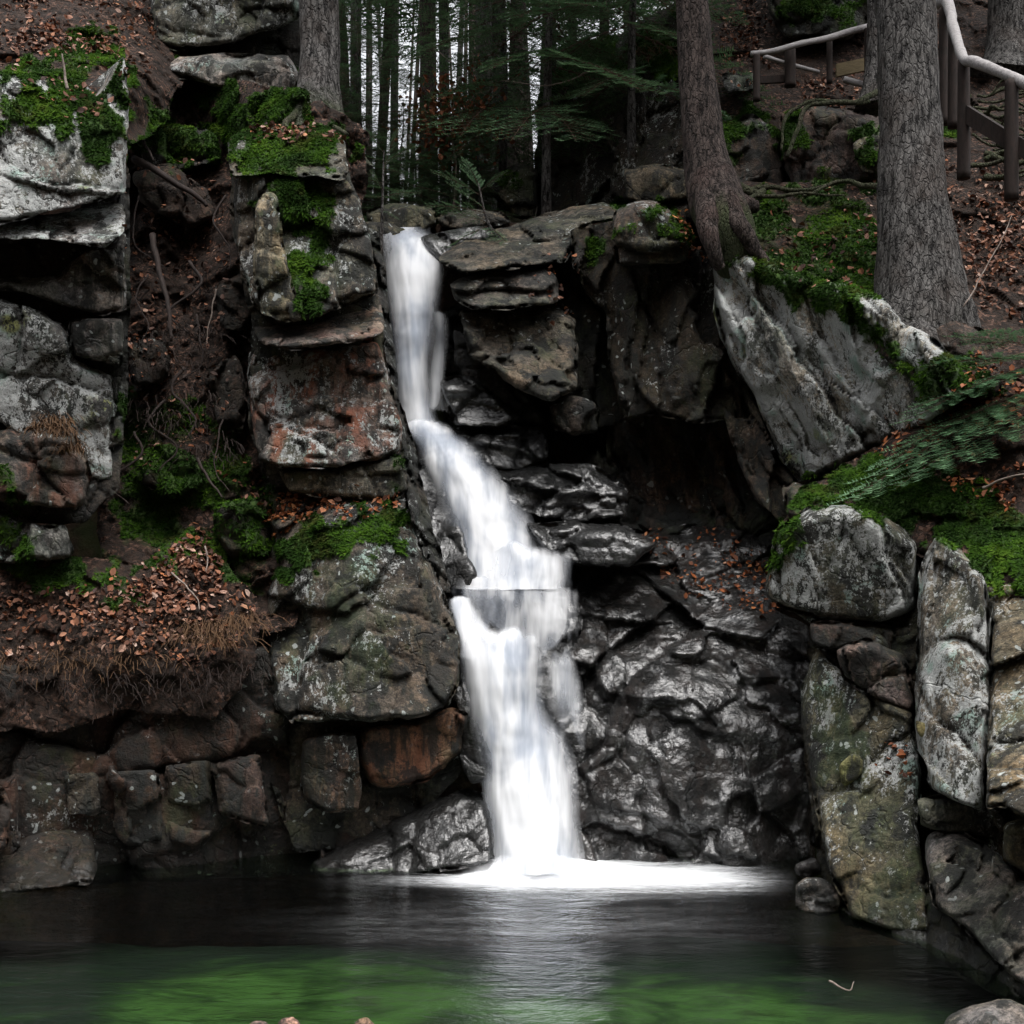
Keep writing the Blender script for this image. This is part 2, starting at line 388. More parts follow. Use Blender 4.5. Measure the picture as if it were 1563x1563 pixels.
M_ROCK = mat_rock(); M_MOSS = mat_moss(); M_LEAF = mat_leaf(); M_FALL = mat_fall(); M_POOL = mat_pool(); M_BED = mat_bed(); M_GROUND = mat_ground()
M_BARK = mat_bark('grey_spruce_bark', (.007, .006, .006), (.098, .093, .089), (.075, .060, .052), .5)
M_BARKR = mat_bark('reddish_spruce_bark', (.008, .006, .005), (.062, .048, .043), (.065, .038, .032), .7)
M_ROOT = mat_bark('mossy_root_bark', (.010, .008, .007), (.07, .056, .046), (.06, .04, .032), .75)
M_NEEDLE = mat_needle('fir_needles', (.035, .08, .042), (.13, .23, .10))
M_NEEDLE2 = mat_needle('blue_green_fir_needles', (.035, .085, .042), (.13, .235, .115))
M_POST = mat_wood('dark_wet_post_wood', (.008, .006, .005), (.035, .022, .018), (8, 8, 2))
M_RAIL = mat_wood('bleached_rail_wood', (.16, .15, .15), (.42, .40, .40), (6, 14, 14))
M_BOARD = mat_wood('ochre_board_wood', (.09, .07, .035), (.17, .13, .07), (3, 10, 10))
M_TWIG = mat_wood('dead_twig_wood', (.10, .075, .06), (.28, .23, .20), (6, 6, 6))
M_STRAW = mat_wood('dry_grass', (.05, .026, .013), (.12, .065, .03), (6, 6, 6))
# ------------------------------------------------------------------ rock and bank builder
MOSS = [
 ([(190,600),(360,640),(380,780),(180,770)], .5),
 ([(215,150),(330,200),(340,260),(200,240)], .6),
 ([(1100,395),(1200,420),(1340,455),(1340,520),(1230,470),(1140,430)], .8),
 ([(820,150),(860,60),(960,40),(940,110),(850,140)], .7),
 ([(1330,500),(1400,560),(1520,560),(1520,600),(1400,620)], .6),  # mossy patches on the rocks: outline, strength
 ([(5,150),(60,122),(120,132),(170,158),(180,110),(192,95),(188,200),(168,255),(140,240),(120,190),(95,225),(85,180),(30,172),(10,195)], 1.0),
 ([(0,100),(100,60),(150,40),(195,85),(192,130),(150,120),(80,118),(0,130)], .8),
 ([(345,205),(400,188),(520,195),(532,225),(500,250),(470,268),(360,252)], 1.0),
 ([(365,250),(465,255),(478,300),(468,360),(488,470),(462,487),(440,420),(425,330),(390,295)], 1.0),
 ([(478,280),(505,300),(500,370),(485,400)], .8),
 ([(290,105),(350,135),(430,140),(455,110),(470,180),(530,208),(360,212),(320,180)], .85),
 ([(425,815),(480,788),(560,780),(620,775),(608,838),(540,833),(500,855),(440,880),(415,840)], 1.0),
 ([(160,770),(240,740),(300,800),(340,780),(410,740),(430,850),(380,900),(280,850),(200,890)], .5),
 ([(935,322),(980,305),(1020,316),(1052,350),(1047,364),(1000,337),(945,348)], 1.0),
 ([(905,370),(938,352),(934,395),(905,405)], .9),
 ([(1090,300),(1150,275),(1340,285),(1350,475),(1290,462),(1200,445),(1150,425),(1110,385)], .55),
 ([(965,95),(1000,45),(1045,35),(1048,132),(1010,135),(985,112)], 1.0),
 ([(1095,180),(1150,175),(1195,200),(1130,232),(1100,245)], 1.0),
 ([(1188,182),(1228,163),(1218,222),(1193,232)], .9),
 ([(1315,205),(1345,195),(1345,245),(1318,248)], .9),
 ([(1175,-10),(1335,-10),(1335,28),(1200,25)], 1.0),
 ([(1170,805),(1230,735),(1300,715),(1400,700),(1450,720),(1430,805),(1380,805),(1300,768),(1230,778),(1192,865),(1170,862)], 1.0),
 ([(1420,770),(1460,740),(1510,760),(1563,790),(1640,800),(1640,900),(1560,892),(1500,882),(1460,845),(1430,835)], 1.0),
 ([(1425,140),(1465,150),(1470,205),(1435,215)], .9),
 ([(470,850),(560,850),(590,960),(560,1080),(500,1080),(480,980)], .28),
 ([(0,700),(60,860),(180,850),(215,930),(100,900),(0,880)], .55),
 ([(585,690),(612,685),(620,790),(600,800)], .35),
 ([(1250,250),(1340,280),(1300,300),(1180,300)], .4),
 ([(735,270),(800,250),(820,262),(800,275),(740,285)], .5),
 ([(790,215),(815,190),(830,250),(795,245)], .9),
 ([(1230,1050),(1300,1060),(1330,1180),(1250,1200)], .3),
 ([(1420,1290),(1400,1440),(1300,1420),(1300,1330)], .3),
]
MASKS_LIT = {}    # filled by the litter list below

SURF = []         # every traced surface: dict(verts, quads, px, py, nrm, moss, obj)
def rbf(Ys, px, py):
    A = np.array(Ys, float)
    if len(A) == 1: return np.full(len(px), A[0, 2])
    n = len(A); s = 300.0
    X = A[:, :2] / s
    K = np.hypot(X[:, None, 0] - X[None, :, 0], X[:, None, 1] - X[None, :, 1])
    if n < 3:
        w = [1 / (np.hypot(px - a[0], py - a[1]) + 1) for a in A]; return sum(wi * a[2] for wi, a in zip(w, A)) / sum(w)
    M = np.zeros((n + 3, n + 3)); M[:n, :n] = K + np.eye(n) * 1e-6; M[:n, n] = 1; M[:n, n + 1:] = X; M[n, :n] = 1; M[n + 1:, :n] = X.T
    c = np.linalg.lstsq(M, np.concatenate([A[:, 2], [0, 0, 0]]), rcond=None)[0]
    r = c[n] + c[n + 1] * px / s + c[n + 2] * py / s
    for k in range(n): r = r + c[k] * np.hypot(px - A[k, 0], py - A[k, 1]) / s
    return np.clip(r, A[:, 2].min() - .35, A[:, 2].max() + .35)

SEED = [10]
def traced(name, poly, Ys, bulge=.22, R=(34, 50, 24), T=.7, step=3.5, col=(.16, .155, .155), lich=.3, wet=0.0, rust=0.0, soil=0.0,
           facet=(.10, 1.1), rough=(.06, 2.2), crack=.05, edge=3.5, strata=None, mossk=1.0, inset=.12, mat=None, ridges=0.0, steps=None):
    SEED[0] += 7; s = SEED[0]
    P = np.array(poly, float)
    if isinstance(Ys, (int, float)): Ys = [(P[:, 0].mean(), P[:, 1].mean(), Ys)]
    # rough outline
    pts = []
    for a, b in zip(P, np.roll(P, -1, 0)):
        L = np.hypot(*(b - a)); m = max(1, int(L / 7))
        for k in range(m): pts.append(a + (b - a) * k / m)
    O = np.array(pts)
    for _ in range(1): O = .5 * O + .25 * (np.roll(O, 1, 0) + np.roll(O, -1, 0))
    q = np.stack([O[:, 0] / 30, O[:, 1] / 30, np.full(len(O), s * 1.3)], 1)
    O = O + edge * 1.8 * np.stack([fbm(q, 4, s, .6), fbm(q + 50, 4, s + 1, .6)], 1)
    x0, y0 = O.min(0) - step; x1, y1 = O.max(0) + step
    gx = np.arange(x0, x1 + step, step); gy = np.arange(y0, y1 + step, step)
    X, Y = np.meshgrid(gx, gy); sh = X.shape; X = X.ravel(); Y = Y.ravel()
    I = inside(X, Y, O).reshape(sh)
    cell = I[:-1, :-1] | I[1:, :-1] | I[:-1, 1:] | I[1:, 1:]
    idx = np.arange(X.size).reshape(sh)
    Q = np.stack([idx[:-1, :-1], idx[1:, :-1], idx[1:, 1:], idx[:-1, 1:]], -1)[cell]      # faces the camera
    used, Q = np.unique(Q, return_inverse=True); Q = Q.reshape(-1, 4)
    px, py = X[used].copy(), Y[used].copy(); ins = I.ravel()[used]
    # boundary loop vertices snap to the outline
    d, nx, ny = seg_dist(px[~ins], py[~ins], O, np.roll(O, -1, 0))
    px[~ins] = nx; py[~ins] = ny
    Yb = rbf(Ys, px, py)
    # rounded profile: product over the coarse edges
    area = .5 * np.sum(P[:, 0] * np.roll(P[:, 1], -1) - np.roll(P[:, 0], -1) * P[:, 1])
    prof = np.ones(len(px))
    wq = np.stack([px / 40, py / 40, np.full(len(px), s * 2.1)], 1)
    wx = px + 7 * fbm(wq, 3, s + 2); wy = py + 7 * fbm(wq + 31, 3, s + 3)
    Rs, Rt, Rb = R[0] * .38, R[1] * .6, R[2] * .38
    for a, b in zip(P, np.roll(P, -1, 0)):
        e = b - a; L = np.hypot(*e) + 1e-6; n = np.array([e[1], -e[0]]) / L * (1 if area > 0 else -1)   # outward
        Re = Rs + (Rt - Rs) * max(0, -n[1]) + (Rb - Rs) * max(0, n[1])
        dd, _, _ = seg_dist(wx, wy, [a], [b])
        t = np.clip(dd / Re, 0, 1); prof *= np.sqrt(1 - (1 - t) ** 2 * .98)
    W3 = at(px, py, Yb)
    sc = np.array([1, 1, 1.0])
    wpt = W3
    if strata:                      # (stretch along, squash across, angle): layered rock
        ca, sa = math.cos(math.radians(strata[2])), math.sin(math.radians(strata[2]))
        wpt = np.stack([(W3[:, 0] * ca + W3[:, 2] * sa) * strata[0], W3[:, 1], (-W3[:, 0] * sa + W3[:, 2] * ca) * strata[1]], 1)
    wpt = wpt + s * 3.7
    wp = wpt + .12 * np.stack([fbm(W3 * 2.3 + 9, 3, s + 5), fbm(W3 * 2.3 + 29, 3, s + 6), fbm(W3 * 2.3 + 49, 3, s + 7)], 1)
    e = bulge * prof
    edgefade = np.clip(prof * 2.2, .15, 1)
    if facet[0]:
        for k, (am, scl) in enumerate(((facet[0], facet[1]), (facet[0] * .45, facet[1] * 2.7))):
            f1, f2, v, g = worley(wp * scl, s + 20 + 9 * k)
            e = e + (np.sum(v * g, 1) * am * 1.5 + am * .4 * (g[:, 0])) * edgefade
            e = e - crack * (1.0 if k == 0 else .4) * np.exp(-(f2 - f1) / (.05 * (1 + k)))
    e = e + rough[0] * fbm(wpt * rough[1], 6, s + 60, .55) * (0.4 + .6 * edgefade)
    if ridges: e = e + ridges * (1 - 2 * np.abs(fbm(wp * np.array([1.2, 1.2, 3.2]), 4, s + 80, .5))) * edgefade
    if steps:
        zz = W3[:, 2] * steps[1] + steps[2] * W3[:, 0] + 1.1 * fbm(W3 * np.array([.9, .9, 1.6]) + s, 4, s + 85); fr = zz - np.floor(zz); a2 = .5 + .5 * vnoise(np.stack([np.floor(zz) * 7.1, W3[:, 0] * 1.5, np.zeros(len(px))], 1), s)
        e = e + steps[0] * (.4 + 1.2 * a2) * np.where(fr < .14, fr / .14, (1 - fr) / .86) * edgefade
    mo = np.zeros(len(px))
    if mossk:
        for pl, st in MOSS: mo = np.maximum(mo, st * poly_mask(px, py, pl, 14, 28, s))
        mo *= np.clip(1.0 + 1.5 * fbm(W3 * 3.1, 4, s + 91), .0, 1)
        mo *= mossk
        e = e + .05 * np.clip(mo, 0, 1) * (.6 + .6 * fbm(W3 * 7, 3, s + 90))
    V = at(px, py, Yb - e)
    n0 = len(V)
    # side wall and back
    E = np.concatenate([Q[:, [0, 1]], Q[:, [1, 2]], Q[:, [2, 3]], Q[:, [3, 0]]])
    key = np.sort(E, 1); kk = key[:, 0].astype(np.int64) * n0 + key[:, 1]
    _, inv, cnt = np.unique(kk, return_inverse=True, return_counts=True)
    B = E[cnt[inv] == 1]; B = B[B[:, 0] != B[:, 1]]
    bv = np.unique(B); mp = {v: i for i, v in enumerate(bv)}
    cx, cyy = px.mean(), py.mean()
    V1 = at(px[bv] + (cx - px[bv]) * inset * .35, py[bv] + (cyy - py[bv]) * inset * .35, Yb[bv] + T * .5)
    V2 = at(px[bv] + (cx - px[bv]) * inset, py[bv] + (cyy - py[bv]) * inset, Yb[bv] + T)
    vc = at(cx, cyy, Yb.mean() + T * 1.1)[None]
    bi = np.array([[mp[a], mp[b]] for a, b in B])
    nb = len(bv); o1, o2, oc = n0, n0 + nb, n0 + 2 * nb
    S1 = np.stack([B[:, 1], B[:, 0], bi[:, 0] + o1, bi[:, 1] + o1], 1)
    S2 = np.stack([bi[:, 1] + o1, bi[:, 0] + o1, bi[:, 0] + o2, bi[:, 1] + o2], 1)
    S3 = np.stack([bi[:, 1] + o2, bi[:, 0] + o2, np.full(len(bi), oc)], 1)
    VA = np.concatenate([V, V1, V2, vc])
    nx_ = len(VA) - n0
    org = np.array([V[:, 0].mean(), V[:, 1].mean(), V[:, 2].min()])
    pad = lambda a: np.concatenate([a, np.zeros(nx_)])
    full = lambda v: np.full(len(VA), float(v))
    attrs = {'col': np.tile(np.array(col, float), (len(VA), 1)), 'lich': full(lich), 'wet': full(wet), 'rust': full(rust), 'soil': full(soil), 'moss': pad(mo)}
    # waterline darkening: rock is wet just above the pool and near falling water
    wl = np.clip((.35 - VA[:, 2]) / .3, 0, 1); attrs['wet'] = np.maximum(attrs['wet'], wl * .5)
    me = mesh_np(name, VA - org, [Q, S1, S2, S3], attrs)
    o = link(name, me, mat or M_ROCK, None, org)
    a, b, c_, d_ = V[Q[:, 0]], V[Q[:, 1]], V[Q[:, 2]], V[Q[:, 3]]
    nr = np.cross(c_ - a, d_ - b); ar = np.linalg.norm(nr, axis=1); nr = nr / (ar[:, None] + 1e-12); ar *= .5
    flip = nr[:, 1] > 0; nr[flip] *= -1
    ctr = (a + b + c_ + d_) / 4
    SURF.append(dict(o=o, name=name, org=org, ctr=ctr, nrm=nr, area=ar, px=px[Q].mean(1), py=py[Q].mean(1), moss=mo[Q].mean(1), quad=(a, b, c_, d_)))
    return o
def rock(name, label, poly, Ys, cat='boulder', group=None, **kw):
    return tag(traced(name, poly, Ys, **kw), label, cat, group)
def bank(name, poly, Ys, **kw):
    k = dict(bulge=.05, R=(30, 30, 20), soil=1.0, facet=(.05, 1.6), rough=(.16, 2.0), crack=.0, lich=0.0, edge=6, T=.8)
    k.update(kw); return tag(traced(name, poly, Ys, **k), kind='structure')
# ------------------------------------------------------------------ ground
def smooth(a, b, x): t = np.clip((x - a) / (b - a), 0, 1); return t * t * (3 - 2 * t)
def ground_h(X, Y):
    X = np.asarray(X, float); Y = np.asarray(Y, float)
    base = np.interp(Y, [-60, -26, -12, -4, 2.0, 3.6, 4.6, 7, 10.9, 11.6, 12.7, 13.5, 40, 60, 200], [34, 24, 12.5, 2.2, .35, .1, -1.3, -1.5, -1.4, 1.2, 5.65, 5.95, 13.2, 14.2, 14.5])  # unseen hill behind the camera is added, raised steeply to block low light
    l = np.clip(-X - 4.3, 0, 4.4) * 1.9 * smooth(11.5, 9.5, Y); r = np.clip(X - 3.4, 0, 4.2) * 1.9 * smooth(11.5, 9.5, Y) * smooth(-2, 4, Y)  # side banks outside the view, heightened to shut out low light
    v = np.clip(np.abs(X + .06 * Y) - (.9 + .03 * Y), 0, 9) * .42 * smooth(12, 15, Y)
    q = np.stack([np.ravel(X) * .35, np.ravel(Y) * .35, np.zeros(X.size)], 1)
    n = fbm(q, 4, 5).reshape(X.shape) * .35 + fbm(q * 5, 4, 6).reshape(X.shape) * .1
    return base + np.maximum(l, r) + v + n
gx = np.concatenate([np.linspace(-120, -12, 30), np.arange(-11.8, 12, .14), np.linspace(12.2, 120, 30)])
gy = np.concatenate([np.linspace(-60, -3, 40), np.arange(-2.8, 16, .14), np.arange(16.2, 44, .5), np.linspace(45, 200, 40)])
GX, GY = np.meshgrid(gx, gy); GZ = ground_h(GX, GY)
V = np.stack([GX.ravel(), GY.ravel(), GZ.ravel()], 1); idx = np.arange(GX.size).reshape(GX.shape)
F = np.stack([idx[:-1, :-1], idx[:-1, 1:], idx[1:, 1:], idx[1:, :-1]], -1).reshape(-1, 4)
tag(link('ground', mesh_np('ground', V, [F]), M_GROUND), kind='structure')

# ------------------------------------------------------------------ pool: bed and water
bx = np.linspace(-5.6, 4.2, 120); by = np.linspace(3.6, 10.4, 110); BX, BY = np.meshgrid(bx, by)
dep = np.interp(BY, [3.6, 5.2, 6.6, 9.2, 11], [-.12, -.20, -.26, -.62, -1.2])
q = np.stack([BX.ravel(), BY.ravel() * 1.2, np.zeros(BX.size)], 1)
BZ = dep + fbm(q * .8, 4, 9).reshape(BX.shape) * .08
# algae-green shallows: two lobes left and right of the plunge line
gr = np.maximum(np.exp(-(((BX + 1.2) / 1.0) ** 4 + ((BY - 7.1) / .95) ** 2)), .85 * np.exp(-(((BX - 1.1) / .6) ** 4 + ((BY - 7.05) / .75) ** 2)))
gr = np.maximum(gr, .6 * np.exp(-(((BX - .1) / 2.0) ** 2 + ((BY - 6.7) / .5) ** 2)))
idx = np.arange(BX.size).reshape(BX.shape); F = np.stack([idx[:-1, :-1], idx[:-1, 1:], idx[1:, 1:], idx[1:, :-1]], -1).reshape(-1, 4)
tag(link('pool_bed', mesh_np('pool_bed', np.stack([BX.ravel(), BY.ravel(), BZ.ravel()], 1), [F], {'green': np.clip(gr.ravel() * 1.35, 0, 1)}), M_BED), kind='structure')
wx = np.linspace(-5.6, 4.2, 200); wy = np.linspace(3.2, 10.4, 180); WX, WY = np.meshgrid(wx, wy)
fx, fy = .21, 8.95      # where the fall lands
foam = 1.3 * np.exp(-(((WX - fx) / .55) ** 2 + ((WY - fy) / .30) ** 2)) + .95 * np.exp(-(((WX - .75) / 1.0) ** 4 + ((WY - 8.72) / .38) ** 2)) + .35 * np.exp(-(((WX + .35) / .7) ** 2 + ((WY - 8.6) / .16) ** 2)) + .15 * np.exp(-(((WX - .2) / 1.7) ** 2 + ((WY - 7.5) / .7) ** 2))
WZ = .10 * np.exp(-(((WX - fx) / .38) ** 2 + ((WY - fy) / .22) ** 2)) + fbm(np.stack([WX.ravel() * 1.5, WY.ravel() * 3, 0 * WX.ravel()], 1), 3, 4).reshape(WX.shape) * .006
idx = np.arange(WX.size).reshape(WX.shape); F = np.stack([idx[:-1, :-1], idx[:-1, 1:], idx[1:, 1:], idx[1:, :-1]], -1).reshape(-1, 4)
tag(link('water', mesh_np('water', np.stack([WX.ravel(), WY.ravel(), WZ.ravel()], 1), [F], {'foam': foam.ravel()}), M_POOL), kind='structure')

# ------------------------------------------------------------------ earth banks (setting)
bank('earth_bank', [(150,95),(300,105),(470,140),(560,195),(560,300),(460,420),(450,800),(450,960),(300,970),(150,870)],
     [(180,850,9.6),(430,850,9.8),(300,800,10.0),(190,500,10.9),(360,500,11.0),(200,250,11.8),(350,250,11.6),(300,130,12.1),(480,200,10.25),(540,230,10.4),(400,170,10.9)], rough=(.34, 2.2), T=.5)
bank('hillside', [(-120,-90),(300,-90),(290,100),(250,190),(205,225),(180,190),(150,170),(-120,160)], [(-80,140,9.9),(190,140,10.2),(230,190,10.9),(280,60,12.3),(-80,-70,12.4),(240,-60,13.2)], rough=(.4,1.6))
bank('leafy_bank', [(-120,870),(60,855),(150,850),(215,862),(300,800),(345,850),(398,930),(392,1010),(330,1100),(200,1085),(100,1120),(-120,1105)],
     [(-100,1100,8.95),(380,1000,9.15),(200,1080,9.0),(200,990,8.85),(-100,1000,8.8),(200,880,9.35),(-100,880,9.35),(310,815,9.8)], bulge=.06, R=(30,60,16), rough=(.16, 2.4))
bank('upper_slope', [(1050,-90),(1760,-90),(1760,320),(1070,310)], [(1080,290,11.9),(1340,290,11.8),(1740,290,11.3),(1100,-60,15.2),(1400,-60,14.8),(1740,-60,15.0)], step=4)
bank('leafy_slope', [(1400,235),(1760,215),(1760,680),(1480,570),(1420,500)], [(1430,490,9.7),(1740,640,8.9),(1410,245,11.4),(1740,230,11.2)], rough=(.10, 2.0), T=.5)
bank('mossy_bank', [(1085,300),(1130,278),(1340,272),(1450,300),(1450,530),(1340,475),(1280,455),(1190,448),(1130,415),(1095,400)],
     [(1100,395,10.5),(1340,465,9.9),(1130,285,11.2),(1420,290,11.2),(1440,510,9.7)], rough=(.22, 2.2), bulge=.15, R=(40,70,30))
bank('mossy_bank', [(1180,815),(1222,750),(1330,690),(1450,585),(1480,520),(1760,560),(1760,960),(1500,905),(1430,855),(1380,835),(1300,795),(1230,795)],
     [(1200,800,8.95),(1400,835,8.6),(1740,920,7.4),(1470,560,9.4),(1740,580,8.9),(1300,720,9.2)], rough=(.20, 2.0), bulge=.15, R=(40,60,30))

bank('mossy_bank', [(1310,490),(1350,462),(1400,478),(1460,486),(1520,520),(1530,600),(1440,610),(1385,575),(1330,530)], [(1400,480,9.3),(1500,540,9.2),(1400,590,9.0),(1320,500,9.6)], rough=(.14, 3.0), bulge=.1, R=(30,50,20), T=.4, soil=.8, lich=.3)


# continuous cliff bodies: the blocks below are the fractured faces of these
rock('cliff', 'fractured body of the central pillar showing in the cracks between its blocks', [(350,225),(440,205),(520,210),(540,280),(575,410),(590,560),(612,660),(622,770),(650,850),(695,960),(700,1050),(712,1110),(700,1190),(640,1240),(560,1290),(450,1300),(400,1150),(405,900),(420,800),(378,640),(384,500),(352,330)],
     [(352,240,10.05),(530,240,10.1),(380,620,9.85),(600,620,9.95),(415,950,9.65),(690,1000,9.5),(560,950,9.3),(460,1200,9.4),(690,1150,9.4),(560,760,9.85),(470,600,9.72),(470,400,9.72)], cat='cliff', col=(.085,.078,.068), lich=.45, bulge=.06, R=(14,14,14), facet=(.10,1.3), T=.5, mossk=.8)
rock('cliff', 'fractured body of the right bank showing in the cracks between its blocks', [(1190,800),(1260,760),(1420,820),(1510,870),(1760,900),(1760,1640),(1600,1540),(1420,1440),(1290,1410),(1250,1330),(1226,1130),(1236,950),(1180,910)],
     [(1190,850,9.15),(1400,830,8.85),(1740,920,7.4),(1240,1050,8.85),(1395,1100,8.3),(1260,1370,8.1),(1415,1430,7.55),(1600,1540,6.4),(1740,1600,6.0),(1510,1050,7.95),(1740,1100,7.1)], cat='cliff', col=(.075,.068,.052), lich=.4, bulge=.05, R=(14,14,14), facet=(.10,1.3), T=.5)

# ------------------------------------------------------------------ rocks: left stack
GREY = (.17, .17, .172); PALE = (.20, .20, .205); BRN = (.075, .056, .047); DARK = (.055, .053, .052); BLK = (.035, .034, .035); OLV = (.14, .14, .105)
rock('boulder', 'largest pale lichen covered block at the top of the left stack, mossy on top', [(-120,100),(20,108),(90,120),(150,150),(176,112),(190,84),(196,120),(192,292),(140,310),(60,328),(30,338),(-120,352)],
     [(-80,200,8.9),(190,200,9.3),(190,100,9.6),(40,330,9.0)], col=PALE, lich=.95, R=(20,60,14), facet=(.09,.9))
rock('boulder', 'wedge of pale rock with yellow green lichen directly under the largest left block', [(-120,352),(40,334),(140,314),(191,300),(190,356),(160,378),(100,370),(40,364),(-120,372)],
     [(-80,355,9.05),(190,330,9.35),(60,350,9.1)], col=PALE, lich=.75, R=(16,12,14), bulge=.16)
rock('boulder', 'smooth grey shelf rock under the dark cavity of the left stack', [(-120,435),(20,425),(90,420),(128,380),(160,372),(190,352),(194,475),(150,482),(100,470),(40,447)],
     [(-80,440,9.2),(190,420,9.35),(100,440,9.3)], col=(.24,.235,.24), lich=.3, R=(20,30,16), bulge=.2)
rock('boulder', 'small square grey block under the right corner of the smooth shelf rock', [(104,490),(150,485),(188,488),(187,560),(168,557),(110,545)], 9.35, col=(.2,.19,.19), lich=.25, R=(14,14,12), bulge=.2)
rock('cliff', 'tall black and white speckled face in the middle of the left stack', [(-120,440),(30,462),(100,500),(115,550),(172,572),(180,620),(172,650),(176,735),(140,748),(100,722),(0,645),(-120,650)],
     [(-80,550,9.15),(170,650,9.5),(60,560,9.3)], cat='cliff', col=(.13,.13,.132), lich=.9, R=(24,20,20))
rock('boulder', 'grey boulder with rust brown dry growth on top, low in the left stack', [(-120,662),(30,655),(70,648),(112,660),(130,690),(140,722),(130,768),(122,777),(60,772),(0,766),(-120,765)],
     [(-80,720,9.0),(130,720,9.3)], col=(.14,.13,.125), lich=.4, rust=.6, R=(24,40,14), bulge=.25)
rock('boulder', 'pale low slab at the foot of the left stack above the leaf bank', [(-120,775),(0,776),(60,800),(104,800),(113,850),(70,858),(0,862),(-120,870)], 9.2, col=GREY, lich=.45, R=(16,26,12))
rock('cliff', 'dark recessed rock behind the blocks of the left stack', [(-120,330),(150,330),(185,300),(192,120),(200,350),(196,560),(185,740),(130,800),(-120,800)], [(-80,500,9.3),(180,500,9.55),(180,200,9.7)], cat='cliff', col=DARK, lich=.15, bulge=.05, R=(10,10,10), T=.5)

# top left
rock('boulder', 'big mossy grey boulder at the top edge left of the grey trunk', [(228,-90),(455,-90),(454,28),(420,46),(350,66),(270,78),(236,70),(230,30)], 12.2, col=(.15,.16,.145), lich=.75, R=(24,30,18), bulge=.35)
rock('boulder', 'pale whitish boulder lying under the big mossy boulder beside the grey trunk', [(250,102),(272,88),(340,82),(440,82),(456,108),(445,140),(400,150),(350,138),(290,124),(258,114)], 11.9, col=(.32,.31,.32), lich=.55, R=(26,30,20), bulge=.35, mossk=.2)
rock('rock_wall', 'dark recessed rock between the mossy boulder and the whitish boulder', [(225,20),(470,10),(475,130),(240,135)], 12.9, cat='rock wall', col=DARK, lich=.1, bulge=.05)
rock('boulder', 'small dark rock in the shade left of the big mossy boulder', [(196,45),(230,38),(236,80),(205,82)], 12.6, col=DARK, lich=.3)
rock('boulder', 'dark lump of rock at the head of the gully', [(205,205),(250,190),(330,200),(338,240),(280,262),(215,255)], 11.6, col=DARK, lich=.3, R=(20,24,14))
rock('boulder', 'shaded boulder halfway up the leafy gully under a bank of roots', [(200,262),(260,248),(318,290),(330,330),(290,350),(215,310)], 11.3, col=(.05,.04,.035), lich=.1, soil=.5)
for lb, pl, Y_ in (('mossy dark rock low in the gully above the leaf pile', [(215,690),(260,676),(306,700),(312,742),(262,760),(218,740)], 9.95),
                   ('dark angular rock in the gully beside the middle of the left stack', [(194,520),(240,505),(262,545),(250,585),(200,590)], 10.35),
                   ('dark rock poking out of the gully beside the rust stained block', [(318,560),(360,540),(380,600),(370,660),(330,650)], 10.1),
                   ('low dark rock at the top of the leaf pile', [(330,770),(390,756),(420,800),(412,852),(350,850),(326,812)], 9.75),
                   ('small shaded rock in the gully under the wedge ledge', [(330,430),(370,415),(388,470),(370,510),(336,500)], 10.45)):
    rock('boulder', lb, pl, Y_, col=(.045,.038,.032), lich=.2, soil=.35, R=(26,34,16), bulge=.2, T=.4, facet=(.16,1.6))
# pillar
rock('boulder', 'moss capped block on top of the central pillar', [(346,216),(370,198),(440,190),(508,196),(527,214),(536,258),(530,274),(470,270),(400,264),(354,267)], [(350,240,9.95),(530,240,9.95),(440,195,10.3)], col=(.17,.165,.15), lich=.5, R=(18,50,4), bulge=.2, mossk=1)
rock('cliff', 'tall upper face of the central pillar with a green moss streak down it', [(352,264),(440,266),(531,273),(546,300),(560,340),(572,400),(578,448),(540,465),(480,486),(430,496),(404,480),(388,470),(366,400),(356,330)],
     [(355,330,9.9),(440,380,9.6),(570,400,9.75),(560,300,9.8)], cat='cliff', col=(.17,.16,.145), lich=.65, R=(20,4,16), facet=(.13,1.2), bulge=.2)
rock('boulder', 'narrow yellowish slab standing against the upper pillar left of the moss streak', [(388,310),(404,292),(420,296),(432,360),(446,440),(460,486),(432,494),(398,478),(386,400)], 9.36, cat='slab', col=(.27,.25,.19), lich=.5, R=(12,12,10), bulge=.16, T=.4, mossk=.3, facet=(.05,1.2))
rock('boulder', 'wedge shaped grey brown ledge under the upper pillar face', [(384,478),(404,486),(432,500),(482,490),(542,467),(577,450),(587,490),(583,512),(540,520),(480,530),(430,536),(400,526),(386,500)],
     [(390,500,9.8),(580,480,9.78),(480,500,9.65)], col=(.2,.175,.165), lich=.3, R=(18,14,12), bulge=.14, rust=.25)
rock('cliff', 'broad middle block of the pillar with a rust red stain', [(380,532),(430,540),(500,530),(576,515),(588,560),(600,600),(613,650),(611,692),(560,706),(500,714),(430,717),(395,702),(384,640),(376,580)],
     [(380,540,9.92),(580,530,9.95),(480,540,9.85),(395,700,9.6),(610,690,9.65),(500,710,9.45)], cat='cliff', col=(.21,.195,.19), lich=.72, rust=1.0, R=(20,14,14), bulge=.2)
rock('boulder', 'thin cracked layer of rock below the rust stained block', [(424,718),(500,716),(570,703),(613,692),(624,745),(602,766),(520,758),(440,752)], 9.65, col=(.16,.15,.125), lich=.5, R=(14,12,12), bulge=.18)
